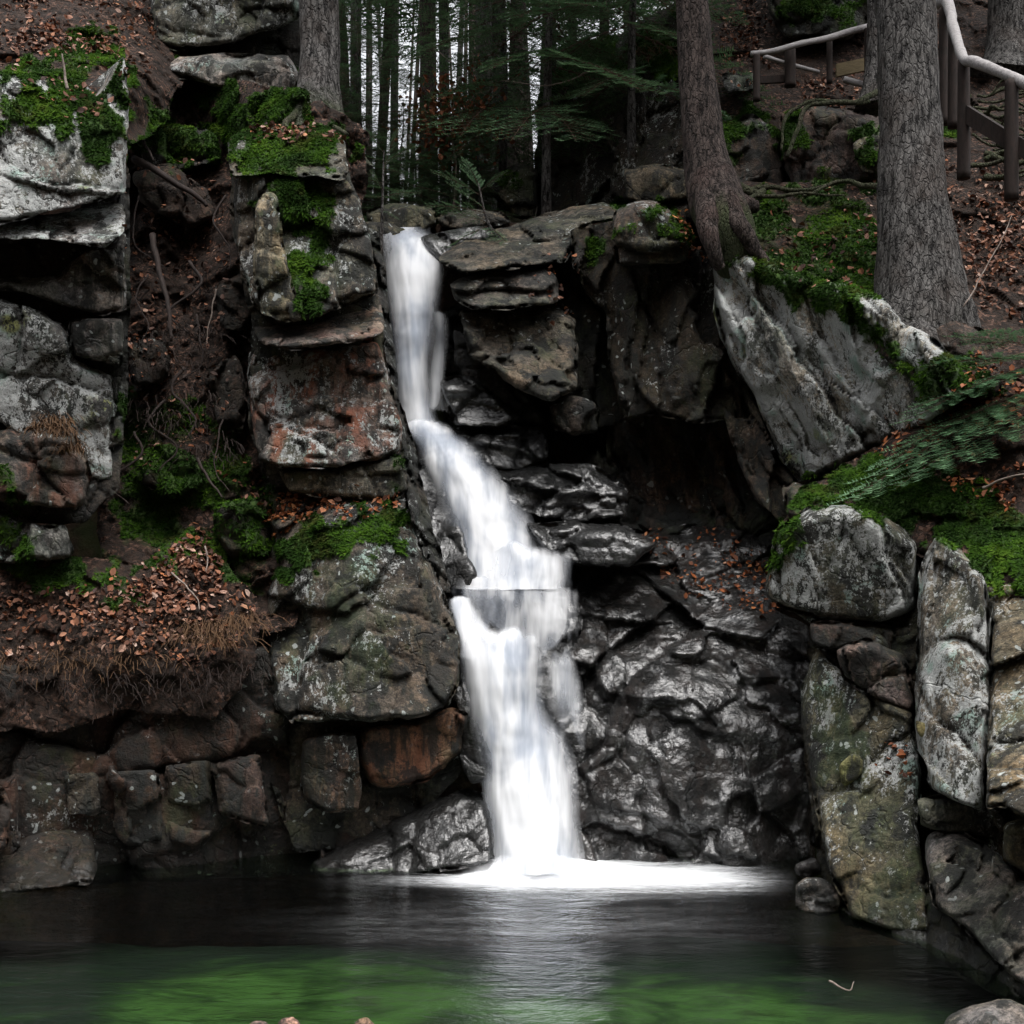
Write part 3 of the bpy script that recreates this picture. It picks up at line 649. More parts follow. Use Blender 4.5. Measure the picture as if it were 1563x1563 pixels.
rock('cliff', 'large lower block of the pillar under the leaf covered ledge', [(408,785),(440,752),(520,748),(604,748),(624,744),(642,830),(666,880),(690,930),(703,980),(701,1040),(682,1082),(640,1096),(580,1101),(500,1099),(450,1106),(420,1080),(408,1000),(410,900),(425,860)],
     [(415,950,9.55),(560,950,9.15),(690,1000,9.4),(620,750,10.0),(450,755,10.1),(500,800,9.6)], cat='cliff', col=(.12,.105,.09), lich=.62, R=(26,46,20), bulge=.3, facet=(.14,.9))
rock('boulder', 'red brown rounded block hanging under the lower pillar block beside the fall', [(552,1112),(640,1100),(690,1076),(716,1090),(702,1150),(652,1192),(590,1207),(560,1197),(546,1150)], [(550,1150,9.25),(700,1120,9.3)], col=(.20,.125,.09), lich=.12, rust=.6, R=(26,20,24), bulge=.28)
rock('boulder', 'upright brown block with a white lichen blot under the pillar', [(462,1130),(500,1118),(546,1120),(550,1180),(549,1240),(500,1242),(466,1222),(457,1170)], 9.2, col=(.16,.115,.095), lich=.55, R=(14,14,14), bulge=.2)
rock('boulder', 'square brown block at the middle of the dark left waterside wall', [(171,1178),(240,1174),(247,1222),(246,1286),(190,1290),(174,1270)], 8.9, col=BRN, lich=.25, R=(12,12,12), bulge=.10)
rock('boulder', 'small dark square block at the left of the waterside wall with white spots beneath', [(98,1180),(150,1178),(155,1242),(103,1246)], 8.85, col=(.07,.066,.058), lich=.35, R=(12,12,12), bulge=.08)
rock('boulder', 'tall brown block right of the square one in the left waterside wall', [(252,1166),(320,1160),(326,1272),(300,1294),(256,1282)], 9.0, col=BRN, lich=.25, R=(14,14,14), bulge=.10)
rock('boulder', 'jutting brown rock low in the left waterside wall, left of the upright block', [(326,1165),(395,1150),(412,1262),(388,1258),(332,1242)], 9.1, col=(.085,.06,.052), lich=.3, R=(16,14,14), bulge=.12)
rock('boulder', 'reddish rock at the left picture edge near the water', [(-120,1200),(0,1196),(20,1230),(14,1290),(0,1300),(-120,1320)], 8.4, col=(.15,.095,.075), lich=.1, R=(16,16,14))
rock('boulder', 'mossy brown rock sloping into the pool at the far left', [(-120,1300),(20,1285),(60,1255),(140,1252),(150,1330),(140,1348),(0,1365),(-120,1370)], [(-100,1340,8.5),(140,1300,8.8),(40,1270,8.9)], col=(.05,.04,.03), lich=.25, R=(20,60,12), bulge=.15, soil=.3)
rock('rock_wall', 'dark wall of fractured rock along the left edge of the pool', [(-120,1015),(60,1010),(300,1000),(410,985),(440,1095),(560,1110),(560,1250),(520,1330),(420,1338),(240,1345),(-120,1368)],
     [(-100,1340,8.7),(500,1320,9.35),(-100,1030,9.0),(420,1020,9.4),(200,1180,9.0)], cat='rock wall', col=(.034,.029,.025), lich=.38, soil=.3, facet=(.24,.8), crack=.09, bulge=.12, R=(20,20,10), rust=.2)  # wall and its blocks: base colours lowered to carry this corner's shade
rock('boulder', 'black wet slab sloping from the pillar foot to the base of the fall', [(470,1318),(560,1272),(640,1232),(712,1200),(742,1212),(752,1260),(756,1318),(640,1334),(480,1336)], [(480,1325,9.2),(740,1220,9.35),(740,1318,9.0)], cat='slab', col=BLK, lich=.05, wet=.9, R=(30,40,10), bulge=.22, ridges=.05, mossk=0)
rock('cliff', 'narrow dark wet rib of rock between the pillar and the upper fall', [(556,345),(576,352),(588,400),(598,500),(608,600),(632,680),(650,760),(672,840),(690,905),(668,900),(640,835),(612,740),(596,600),(575,450)],
     [(560,350,10.6),(600,500,10.4),(650,700,10.3),(700,900,9.8)], cat='cliff', col=(.05,.048,.045), lich=.55, wet=.25, R=(10,10,10), bulge=.12, mossk=.2, T=1.2, facet=(.14,2.2), crack=.08)
rock('cliff', 'dark wet rib of rock beside the lower fall under the pillar', [(690,1000),(708,1030),(722,1070),(738,1130),(744,1190),(716,1200),(700,1155),(704,1100),(690,1060)], [(700,1040,9.45),(740,1180,9.25)], cat='cliff', col=BLK, lich=.1, wet=.8, R=(10,10,10), bulge=.1, mossk=0)
rock('cliff', 'dark wet step of rock left of the middle cascade', [(640,700),(672,690),(690,760),(720,850),(740,900),(690,905),(655,840),(625,770)], [(650,720,10.6),(720,890,10.1)], cat='cliff', col=(.04,.042,.045), lich=.1, wet=.9, R=(16,16,12), bulge=.15, mossk=0, ridges=.06)

# ------------------------------------------------------------------ rocks: right of the upper fall
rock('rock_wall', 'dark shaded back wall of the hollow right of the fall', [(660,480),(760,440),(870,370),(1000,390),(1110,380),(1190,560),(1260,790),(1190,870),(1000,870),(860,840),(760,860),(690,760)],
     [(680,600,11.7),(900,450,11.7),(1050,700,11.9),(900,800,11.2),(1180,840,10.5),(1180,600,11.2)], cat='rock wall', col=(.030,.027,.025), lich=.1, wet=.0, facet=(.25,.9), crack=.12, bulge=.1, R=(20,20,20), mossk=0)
rock('boulder', 'flat topped grey slab running right from the lip of the upper fall', [(662,398),(690,375),(740,352),(790,340),(850,322),(905,308),(946,312),(952,332),(885,346),(862,400),(806,408),(745,412),(704,418)],
     [(680,395,11.2),(850,330,12.0),(940,320,12.0),(850,390,11.2)], cat='slab', col=(.15,.14,.12), lich=.3, R=(24,70,12), bulge=.4, ridges=.06)
rock('boulder', 'wet dark ledge at the lip of the fall under fir twigs', [(636,362),(700,345),(745,345),(750,372),(720,392),(680,404),(664,400)], 11.6, col=(.06,.06,.062), lich=.1, wet=.9, R=(16,30,10), bulge=.25, ridges=.08)
rock('boulder', 'angular block with a pale flat top just right of the upper fall', [(684,432),(740,406),(776,396),(842,412),(852,426),(852,462),(780,472),(720,472),(692,458)], [(690,440,10.9),(850,430,11.0),(770,400,11.2)], col=(.15,.135,.125), lich=.35, R=(20,34,10), bulge=.3)
rock('boulder', 'stepped block below the pale topped one, its upper edge yellowish', [(700,474),(760,466),(850,467),(878,486),(884,590),(842,614),(796,600),(752,566),(716,545)], [(715,490,10.85),(870,520,11.0),(780,470,11.1)], col=(.12,.11,.095), lich=.35, R=(18,30,16), bulge=.26, facet=(.15,1.5))
rock('boulder', 'small dark cube of rock in the shade under the stepped block', [(838,618),(870,602),(908,610),(914,660),(872,668),(842,652)], 11.0, col=(.10,.09,.085), lich=.2, R=(14,20,12), bulge=.2)
rock('boulder', 'dark rock wedge under the stepped block beside the fall', [(690,500),(722,512),(748,552),(800,600),(842,650),(800,650),(740,620),(694,560)], 11.1, col=(.05,.05,.05), lich=.15, wet=.5, R=(16,16,14), bulge=.2)
for k, (lb, pl, Y_) in enumerate((('uppermost wet black ledge right of the upper fall', [(672,580),(720,570),(770,610),(800,640),(760,655),(690,650)], 11.0),
        ('middle wet black ledge right of the bend of the fall', [(690,655),(760,650),(830,652),(838,700),(790,720),(726,715),(700,690)], 10.9),
        ('long wet ledge with glints right of the middle cascade', [(740,722),(800,712),(905,708),(956,745),(960,790),(890,800),(830,792),(790,780)], 10.7),
        ('low wet ledge right of the foot of the middle cascade', [(800,800),(870,796),(960,800),(1010,830),(960,865),(870,862),(830,840)], 10.3))):
    rock('ledge', lb, pl, Y_, cat='ledge', col=(.04,.042,.046), lich=.12, wet=1.0, R=(20,40,12), bulge=.3, ridges=.03, steps=(.10, 2.4, .6), mossk=0, strata=(.8, 1.3, -8), facet=(.13, 1.3))
rock('cliff', 'dark seam of rock between the mossy dark cliff and the pale overhanging cliff', [(1030,372),(1100,386),(1140,480),(1200,600),(1262,740),(1240,806),(1180,770),(1100,650),(1056,500)], [(1080,400,10.98),(1150,600,10.9),(1245,760,10.4),(1080,560,11.1)], cat='cliff', col=(.07,.062,.045), lich=.35, R=(8,6,8), bulge=.05, strata=(2.2,.4,10), facet=(.14,1.2), ridges=.06, T=.4)
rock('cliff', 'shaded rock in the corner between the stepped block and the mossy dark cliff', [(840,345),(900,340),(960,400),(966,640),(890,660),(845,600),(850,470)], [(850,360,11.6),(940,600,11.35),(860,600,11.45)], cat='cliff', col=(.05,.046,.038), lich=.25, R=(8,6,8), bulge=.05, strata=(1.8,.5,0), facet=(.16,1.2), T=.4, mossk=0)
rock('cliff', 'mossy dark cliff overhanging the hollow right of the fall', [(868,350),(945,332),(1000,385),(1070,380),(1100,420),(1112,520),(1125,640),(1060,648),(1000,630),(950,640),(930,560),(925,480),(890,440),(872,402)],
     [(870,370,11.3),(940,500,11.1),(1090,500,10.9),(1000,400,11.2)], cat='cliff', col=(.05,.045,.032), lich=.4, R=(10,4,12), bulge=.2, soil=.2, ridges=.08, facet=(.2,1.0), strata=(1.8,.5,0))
rock('boulder', 'rounded brown block with a bright moss cap left of the bent trunk', [(935,326),(960,310),(1000,306),(1040,332),(1058,365),(1046,402),(990,404),(940,404)], 10.7, col=(.13,.105,.09), lich=.55, R=(20,34,12), bulge=.34)
rock('boulder', 'pale topped square boulder behind the moss capped block', [(950,258),(1000,250),(1052,260),(1060,302),(1000,312),(954,306)], 12.6, col=(.15,.14,.115), lich=.45, R=(16,26,12), bulge=.35)
rock('boulder', 'rock with a jutting flat top standing in the dark beyond the stream', [(734,272),(800,248),(822,260),(818,332),(790,338),(764,312),(744,292)], 14.0, col=(.12,.12,.10), lich=.3, R=(18,24,14), bulge=.4)
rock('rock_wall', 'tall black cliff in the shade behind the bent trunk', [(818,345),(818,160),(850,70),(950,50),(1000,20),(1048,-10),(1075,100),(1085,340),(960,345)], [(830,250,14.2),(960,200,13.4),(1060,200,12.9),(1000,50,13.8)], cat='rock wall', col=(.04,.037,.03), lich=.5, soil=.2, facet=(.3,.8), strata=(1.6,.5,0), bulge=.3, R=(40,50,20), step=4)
for lb, pl, Y_, c in (('low mossy rock on the far bank at the head of the stream', [(560,322),(600,308),(660,316),(668,340),(640,356),(570,352)], 12.6, OLV),
                      ('flat stone beside the stream under fir twigs', [(664,330),(720,318),(766,322),(784,340),(730,348),(676,350)], 12.4, (.15,.14,.12)),
                      ('pale stone at the top of the stream left of the fall lip', [(556,338),(596,340),(622,352),(600,364),(566,360)], 11.7, (.15,.14,.11))):
    rock('stone', lb, pl, Y_, cat='stone', col=c, lich=.3, R=(16,22,8), bulge=.3)
# ------------------------------------------------------------------ rocks: right side
rock('cliff', 'pale overhanging cliff under the big grey trunk', [(1086,408),(1110,384),(1150,382),(1200,412),(1250,428),(1300,432),(1345,452),(1380,490),(1430,520),(1490,590),(1410,652),(1330,684),(1262,722),(1226,742),(1190,702),(1150,602),(1110,545),(1092,478)],
     [(1095,450,10.7),(1250,500,10.1),(1400,590,9.25),(1380,530,9.4),(1240,700,10.3),(1150,550,10.5)], cat='cliff', col=(.32,.325,.31), lich=.95, R=(24,40,30), bulge=.3, facet=(.16,.9), strata=(2.6,.35,27), ridges=.12, mossk=.9)
rock('cliff', 'brown undercut ribs of rock below the pale cliff', [(1100,530),(1150,600),(1190,700),(1240,745),(1236,790),(1190,800),(1150,760),(1120,690),(1100,620)], [(1110,600,11.0),(1220,760,10.3)], cat='cliff', col=(.10,.08,.065), lich=.2, R=(20,20,16), bulge=.2, strata=(2.2,.4,20), facet=(.2,1.0))
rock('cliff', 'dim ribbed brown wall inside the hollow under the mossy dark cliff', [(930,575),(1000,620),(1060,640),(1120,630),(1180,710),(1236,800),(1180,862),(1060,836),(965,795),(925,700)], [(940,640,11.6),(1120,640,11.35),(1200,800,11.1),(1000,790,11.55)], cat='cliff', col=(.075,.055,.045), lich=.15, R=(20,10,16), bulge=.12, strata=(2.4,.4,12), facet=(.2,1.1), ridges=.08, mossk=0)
rock('boulder', 'brown rock face with a root along its top between the two trunks', [(1190,175),(1230,158),(1300,165),(1345,180),(1350,270),(1290,292),(1210,288),(1192,240)], 11.5, col=(.105,.08,.075), lich=.2, R=(20,30,16), bulge=.3)
rock('boulder', 'dark rock under a bright moss cushion right of the bent trunk', [(1096,190),(1150,175),(1194,200),(1196,285),(1140,292),(1104,285)], 11.8, col=(.06,.05,.045), lich=.15, R=(20,36,16), bulge=.3)
rock('boulder', 'small pale rock showing left of the big trunk', [(1300,215),(1346,198),(1356,262),(1316,268)], 11.1, col=OLV, lich=.4, R=(14,24,12), bulge=.2)
rock('boulder', 'mossy rock at the top edge behind the handrail', [(1165,-90),(1345,-90),(1345,30),(1290,60),(1200,60),(1172,20)], 13.9, col=DARK, lich=.15, R=(24,40,16), bulge=.4)
rock('stone', 'grey stone at the foot of the left handrail post', [(1098,112),(1150,108),(1156,138),(1110,142)], 12.6, cat='stone', col=(.22,.22,.23), lich=.5, R=(12,20,10), bulge=.2)
rock('boulder', 'barrel shaped boulder with lichen stripes above the wet slope', [(1168,880),(1186,810),(1232,775),(1300,768),(1372,800),(1402,832),(1397,930),(1350,952),(1270,947),(1200,932),(1172,912)],
     [(1175,880,8.95),(1290,860,8.75),(1400,880,8.6)], col=(.16,.165,.15), lich=.88, R=(34,40,26), bulge=.36, strata=(1.6,.5,12), facet=(.09,.9), mossk=.8)
rock('boulder', 'small dark rock wedged between the pale cliff and the barrel boulder', [(1192,738),(1240,734),(1250,765),(1222,790),(1200,790)], 9.6, col=(.10,.085,.08), lich=.3)
rock('boulder', 'red brown rounded stone under the barrel boulder', [(1274,990),(1320,972),(1380,998),(1397,1060),(1392,1088),(1330,1064),(1286,1038)], 8.35, col=(.155,.125,.12), lich=.2, R=(24,28,20), bulge=.26)
rock('boulder', 'dark flat rock squeezed beneath the barrel boulder', [(1236,948),(1392,956),(1400,1004),(1320,985),(1270,995),(1240,980)], 8.6, col=(.09,.07,.065), lich=.12, R=(16,16,14), bulge=.15)
rock('cliff', 'tall pillar with white lichen streaks at the right edge', [(1402,870),(1430,815),(1462,835),(1502,878),(1512,940),(1510,1080),(1500,1240),(1460,1225),(1420,1202),(1396,1120),(1398,1000)],
     [(1400,1000,8.1),(1450,1000,7.8),(1500,1000,7.75),(1430,830,8.3)], cat='cliff', col=(.17,.165,.15), lich=.92, R=(26,30,16), bulge=.26, strata=(2.0,.35,4), mossk=.6)
rock('cliff', 'yellowish outer pillar cut by the right picture edge', [(1500,885),(1560,890),(1760,930),(1760,1240),(1560,1250),(1530,1232),(1504,1235),(1510,1080),(1514,950)], [(1510,1000,7.8),(1600,1050,7.3),(1740,1050,6.9)], cat='cliff', col=(.20,.175,.125), lich=.6, R=(24,26,14), bulge=.26, mossk=.6, facet=(.12,1.1))
rock('cliff', 'olive slanting face rising from the right edge of the pool', [(1222,1050),(1244,985),(1290,1030),(1392,1088),(1405,1180),(1402,1262),(1424,1420),(1380,1428),(1300,1400),(1262,1320),(1240,1210),(1224,1122)],
     [(1240,1050,8.75),(1390,1100,8.15),(1260,1350,8.0),(1400,1415,7.45),(1300,1200,8.25)], cat='cliff', col=(.125,.12,.085), lich=.6, R=(26,24,20), bulge=.2, facet=(.13,.7), crack=.05)
rock('stone', 'small yellow green stone at the corner below the streaked pillar', [(1396,1100),(1418,1092),(1432,1108),(1420,1130),(1402,1124)], 7.75, cat='stone', col=(.24,.235,.12), lich=.2, R=(10,12,10), bulge=.12, T=.3, mossk=0)
rock('stone', 'yellowish angular stone set in the middle of the olive face', [(1276,1170),(1304,1148),(1322,1158),(1318,1184),(1290,1200)], 8.1, cat='stone', col=(.24,.23,.11), lich=.2, R=(10,12,10), bulge=.1, T=.3, mossk=0)
rock('boulder', 'long flat rock under the streaked pillar', [(1398,1218),(1450,1212),(1540,1238),(1546,1290),(1484,1275),(1406,1262)], 7.5, col=(.12,.12,.10), lich=.4, R=(18,20,12), bulge=.2)
rock('boulder', 'grey fissured slab slanting into the pool at the lower right', [(1408,1290),(1420,1266),(1462,1264),(1532,1308),(1566,1340),(1760,1400),(1760,1600),(1600,1530),(1540,1486),(1470,1418),(1424,1380)],
     [(1420,1330,7.5),(1600,1510,6.3),(1740,1560,5.9),(1600,1380,6.8),(1450,1270,7.6)], cat='slab', col=(.22,.215,.22), lich=.35, R=(24,40,16), bulge=.26, facet=(.16,1.2), mossk=.4)
rock('boulder', 'rounded olive rock at the right edge above the grey slab', [(1530,1258),(1620,1235),(1760,1240),(1760,1390),(1566,1338),(1532,1312)], 6.9, col=(.12,.11,.075), lich=.35, R=(24,30,18), bulge=.24)
rock('boulder', 'dark mossy foot of rock below the grey slab at the waterline', [(1260,1370),(1330,1390),(1400,1370),(1424,1360),(1480,1420),(1560,1490),(1600,1520),(1600,1560),(1500,1510),(1400,1448),(1310,1412)], [(1290,1390,7.9),(1420,1400,7.3),(1590,1540,6.2)], col=(.03,.03,.02), lich=.08, R=(20,30,10), bulge=.15)
rock('boulder', 'pale round boulder in the water where the foam meets the right bank', [(1212,1350),(1230,1336),(1262,1340),(1284,1362),(1290,1392),(1250,1398),(1216,1392)], 8.0, col=(.2,.19,.18), lich=.5, R=(20,24,12), bulge=.25)
rock('boulder', 'wet stone with white glints at the end of the foam line', [(1214,1318),(1246,1308),(1256,1332),(1232,1342),(1212,1336)], 8.45, col=(.14,.13,.13), lich=.3, wet=.6, R=(10,12,8), bulge=.15)
rock('rock_slope', 'glossy black wet slope of rock right of the lower fall', [(862,905),(900,872),(960,836),(1000,806),(1090,796),(1172,822),(1180,930),(1236,955),(1240,1050),(1236,1130),(1244,1220),(1244,1322),(1100,1330),(960,1328),(880,1318),(860,1200),(830,1120),(820,1000)],
     [(870,920,10.35),(1050,800,11.3),(1170,825,11.0),(880,1310,9.5),(1240,1310,9.4),(1000,1100,9.45),(1220,1090,9.3),(1030,960,10.15),(1200,970,9.95),(850,1100,9.85),(1050,1200,9.35)], cat='rock slope', col=(.10,.088,.078), lich=.3, wet=1.0, rust=.25, R=(30,60,14), bulge=.2, facet=(.20,.7), ridges=.015, steps=(.10, 1.0, .9), crack=.06, rough=(.10,2.4), mossk=0, step=3)
rock('rock_slope', 'wet rock shelf under the thin sheet of water between the two falls', [(672,898),(760,896),(860,900),(890,940),(880,1000),(905,1110),(890,1200),(885,1318),(740,1322),(735,1150),(705,1000)],
     [(680,905,10.0),(870,905,10.2),(800,985,9.85),(760,1300,9.5),(880,1300,9.45)], cat='rock slope', col=(.05,.052,.056), lich=.05, wet=1.0, R=(16,24,10), bulge=.12, ridges=.07, mossk=0, T=.5)
# foreground stones in the shallows
def cobble(name, label, px, py, Y, r, c, s_):
    n = 4; bm = []
    import bmesh
    b = bmesh.new(); bmesh.ops.create_icosphere(b, subdivisions=5, radius=1); 
    Vv = np.array([v.co[:] for v in b.verts]); Fv = np.array([[v.index for v in f.verts] for f in b.faces]); b.free()
    d = Vv * (1 + .18 * fbm(Vv * 1.3 + s_, 3, s_)[:, None] + .03 * fbm(Vv * 6 + s_, 4, s_ + 1)[:, None]) * np.array(r)
    ctr = at(px, py, Y); ctr = ctr - np.array([0, 0, r[2]])
    n_ = len(d); A = lambda v: np.full(n_, v)
    me = mesh_np(name, d, [Fv], {'col': np.tile(np.array(c), (n_, 1)), 'lich': A(.12), 'wet': A(0.), 'rust': A(0.), 'soil': A(0.), 'moss': A(0.)})
    return tag(link(name, me, M_ROCK, None, ctr), label, 'stone')
cobble('stone', 'pinkish stone barely breaking the water at the bottom edge, leftmost of three', 392, 1558, 5.75, (.065, .08, .07), (.34, .24, .22), 3)
cobble('stone', 'pinkish stone with the highest top of the three at the bottom edge', 441, 1553, 5.75, (.055, .07, .07), (.33, .22, .19), 5)
cobble('stone', 'brownish stone at the bottom edge of the pool, rightmost of three', 556, 1555, 5.75, (.05, .06, .06), (.26, .19, .15), 8)
cobble('boulder', 'smooth grey boulder in the bottom right corner of the pool', 1530, 1536, 5.65, (.27, .25, .2), (.20, .20, .205), 11)['category'] = 'boulder'

# ------------------------------------------------------------------ the waterfall
WF = empty('waterfall', at(818, 1318, 8.9), 'white silky waterfall dropping in three cascades into the pool', 'waterfall')
def cascade(name, rows, thin, bulge=.10, layers=2, n=60, m=200, edge=.5, ends=(.04, .04), s0=0):
    Rw = spline(np.array(rows, float), m); parts = []; fl = []; th = []
    L = np.concatenate([[0], np.cumsum(np.linalg.norm(np.diff(at((Rw[:, 1] + Rw[:, 2]) / 2, Rw[:, 0], Rw[:, 3]), axis=0), axis=1))])
    u = np.linspace(0, 1, n); k = 0
    for ly in range(layers):
        shrink = 1 - .09 * ly
        c = (Rw[:, 1] + Rw[:, 2]) / 2; h = (Rw[:, 2] - Rw[:, 1]) / 2 * shrink
        x = c[:, None] + (u[None, :] * 2 - 1) * h[:, None] * 1.2
        wpx = h * 2 / FP * Rw[:, 3]
        prof = np.sqrt(np.clip(1 - (u * 2 - 1) ** 2, 0, 1))
        q = np.stack([(u[None, :] * wpx[:, None] * 5 + 3 * ly).ravel(), np.repeat(L * .45, n), np.full(m * n, s0 + 7.7 * ly)], 1)
        rp = fbm(q, 4, s0 + ly).reshape(m, n)
        q2 = np.stack([(u[None, :] * wpx[:, None] * 2.2).ravel(), np.repeat(L * 1.8, n), np.full(m * n, s0 + 3.3 * ly)], 1)
        rp2 = fbm(q2, 3, s0 + 5 + ly).reshape(m, n)
        Yd = Rw[:, 3][:, None] - bulge * prof[None, :] * (1 - .25 * ly) - .05 * rp * prof[None, :] - .07 * rp2 * prof[None, :] + .035 * ly
        y = np.repeat(Rw[:, 0][:, None], n, 1)
        V = at(x, y, Yd).reshape(-1, 3)
        idx = np.arange(m * n).reshape(m, n)
        F = np.stack([idx[:-1, :-1], idx[1:, :-1], idx[1:, 1:], idx[:-1, 1:]], -1).reshape(-1, 4)
        parts.append((V, [F]))
        ew = np.minimum(u, 1 - u); ef = np.clip(1 - ew / edge, 0, 1) ** 1.3
        t = np.linspace(0, 1, m)[:, None]; jt = 1 + .8 * fbm(np.stack([u * wpx.mean() * 9, u * 0 + s0, u * 0 + ly], 1), 3, s0 + 2)[None, :]
        en = np.clip(1 - t / np.maximum(ends[0] * jt, 1e-6), 0, 1) + np.clip(1 - (1 - t) / np.maximum(ends[1] * jt, 1e-6), 0, 1)
        tv = thin + .62 * ef[None, :] + 1.0 * en + .06 * ly
        if Rw.shape[1] > 4: tv = tv + Rw[:, 4][:, None]
        th.append(tv.ravel()); fl.append(np.stack([(x - PX / 2).ravel() / FP * 10, np.repeat(L, n) + ly * 5.3, np.full(m * n, s0 + ly * 2.1)], 1))
    V, Fs = merge(parts)
    org = np.array(WF.location)
    return link(name, mesh_np(name, V - org, Fs, {'thin': np.concatenate(th), 'flow': np.concatenate(fl)}), M_FALL, WF)
cascade('upper_cascade', [(345,566,662,12.0,.25),(356,574,664,11.7,.12),(372,582,672,11.45,.05),(400,587,675,11.3,0),(440,593,672,11.2,-.05),(500,599,664,11.1,-.05),(560,602,656,11.05,-.05),(620,607,660,11.0,-.05),(655,618,672,10.9,0),(690,640,692,10.75,.05)], .17, bulge=.16, ends=(.02, .10), s0=1)
cascade('thin_veil', [(462,652,682,11.25),(500,655,690,11.15),(560,652,686,11.1),(610,648,680,11.05),(645,640,672,11.0)], .42, bulge=.06, layers=2, n=30, m=90, ends=(.12,.2), s0=31)
cascade('thin_veil', [(590,660,700,11.0),(612,655,712,10.95),(640,650,690,10.9)], .52, bulge=.05, layers=1, n=30, m=50, ends=(.25,.3), s0=37)
cascade('middle_cascade', [(636,606,668,10.95,.15),(655,618,690,10.8,0),(680,634,720,10.65,-.04),(710,650,744,10.52,-.05),(745,667,772,10.42,-.05),(780,678,796,10.33,-.05),(820,688,820,10.25,-.04),(860,694,846,10.13,-.02),(900,700,862,10.0,0)], .18, bulge=.22, edge=.5, ends=(.05,.01), s0=51)
cascade('splash', [(812,730,834,10.26),(826,728,868,10.18),(842,724,888,10.1),(862,718,892,10.02),(884,712,888,9.94),(901,706,876,9.86)], .33, bulge=.18, edge=.5, layers=2, n=80, m=90, ends=(.40,.015), s0=71)
cascade('splash', [(850,700,756,10.25),(865,698,764,10.12),(882,694,776,10.0),(901,688,796,9.9)], .36, bulge=.14, edge=.5, layers=2, n=40, m=50, ends=(.5,.02), s0=77)
cascade('shelf_water', [(894,672,890,9.86,.1),(906,676,892,9.74,.0),(925,688,894,9.64,.0),(955,694,892,9.54,.02),(990,700,884,9.45,.03),(1025,706,872,9.40,.2)], .50, bulge=.06, edge=.25, layers=1, n=90, m=100, ends=(.04,.3), s0=91)
cascade('side_strand', [(905,682,716,9.75),(925,686,722,9.66),(955,694,742,9.55),(985,702,772,9.46),(1010,704,800,9.42)], .20, bulge=.05, edge=.35, layers=2, n=40, m=80, ends=(.15,.05), s0=101)
cascade('lower_cascade', [(945,698,838,9.58,.2),(972,702,834,9.47,.04),(1000,706,826,9.40,-.04),(1050,714,822,9.34,-.05),(1095,724,834,9.29,-.05),(1130,732,856,9.24,-.04),(1170,742,868,9.19,-.04),(1220,750,872,9.12,-.05),(1270,757,876,9.05,-.06),(1326,760,884,8.98,-.08)], .12, bulge=.2, edge=.5, ends=(.16,.0), s0=111)
cascade('thin_veil', [(975,828,872,9.5),(1000,826,886,9.44),(1050,826,898,9.38),(1100,832,906,9.33),(1150,842,904,9.28),(1185,850,890,9.24)], .50, bulge=.07, layers=2, n=50, m=100, edge=.4, ends=(.2,.4), s0=131)
cascade('thin_veil', [(1176,728,752,9.3),(1200,730,760,9.25),(1250,736,766,9.15),(1322,742,772,9.02)], .42, bulge=.06, layers=2, n=30, m=90, edge=.4, ends=(.15,.02), s0=141)
cascade('foam_mound', [(1270,756,884,9.04),(1300,744,905,8.92),(1322,715,945,8.82),(1340,680,985,8.72)], .34, bulge=.16, layers=3, n=60, m=40, edge=.5, ends=(.6,.15), s0=151)
# ------------------------------------------------------------------ trees
def trunk_obj(name, rows, mat, seg=40, n=160, rough=.16, s=0, flare=None, parent=None, top=None, moss=None, nscale=5):
    """rows: px, py, Y, half width in px, from the top of the picture down; top = extra height above in metres"""
    R = spline(np.array(rows, float), n)
    C = at(R[:, 0], R[:, 1], R[:, 2]); rad = R[:, 3] / FP * R[:, 2]
    if top:
        d = (C[0] - C[min(20, n - 1)]); d /= np.linalg.norm(d); d = d * .35 + np.array([0, 0, .65]); d /= np.linalg.norm(d)
        k = int(max(6, top / .4)); t = np.linspace(1, 0, k + 1)[:-1]
        C = np.concatenate([C[0] + d * (t * top)[:, None], C]); rad = np.concatenate([rad[0] * (1 - .8 * t), rad])
    nn = len(rad)
    lobes = None
    if flare:
        nl, amt, start, ph = flare
        lobes = lambda th, t: 1 + amt * np.clip((t - start) / (1 - start), 0, 1) ** 2 * (.5 + .5 * np.cos(nl * th + ph + 2 * np.sin(th)))
    V, fs = tube(C, rad, seg, rough, s, True, lobes, nscale)
    org = C[-1] if parent is None else np.array(parent.location)
    zb = C[-1][2]
    mo = np.clip(1 - (V[:, 2] - zb) / .9, 0, 1) * (moss if moss else 0)
    o = link(name, mesh_np(name, V - org, fs, {'moss': mo}), mat, parent, org if parent is None else (0, 0, 0))
    return o, C

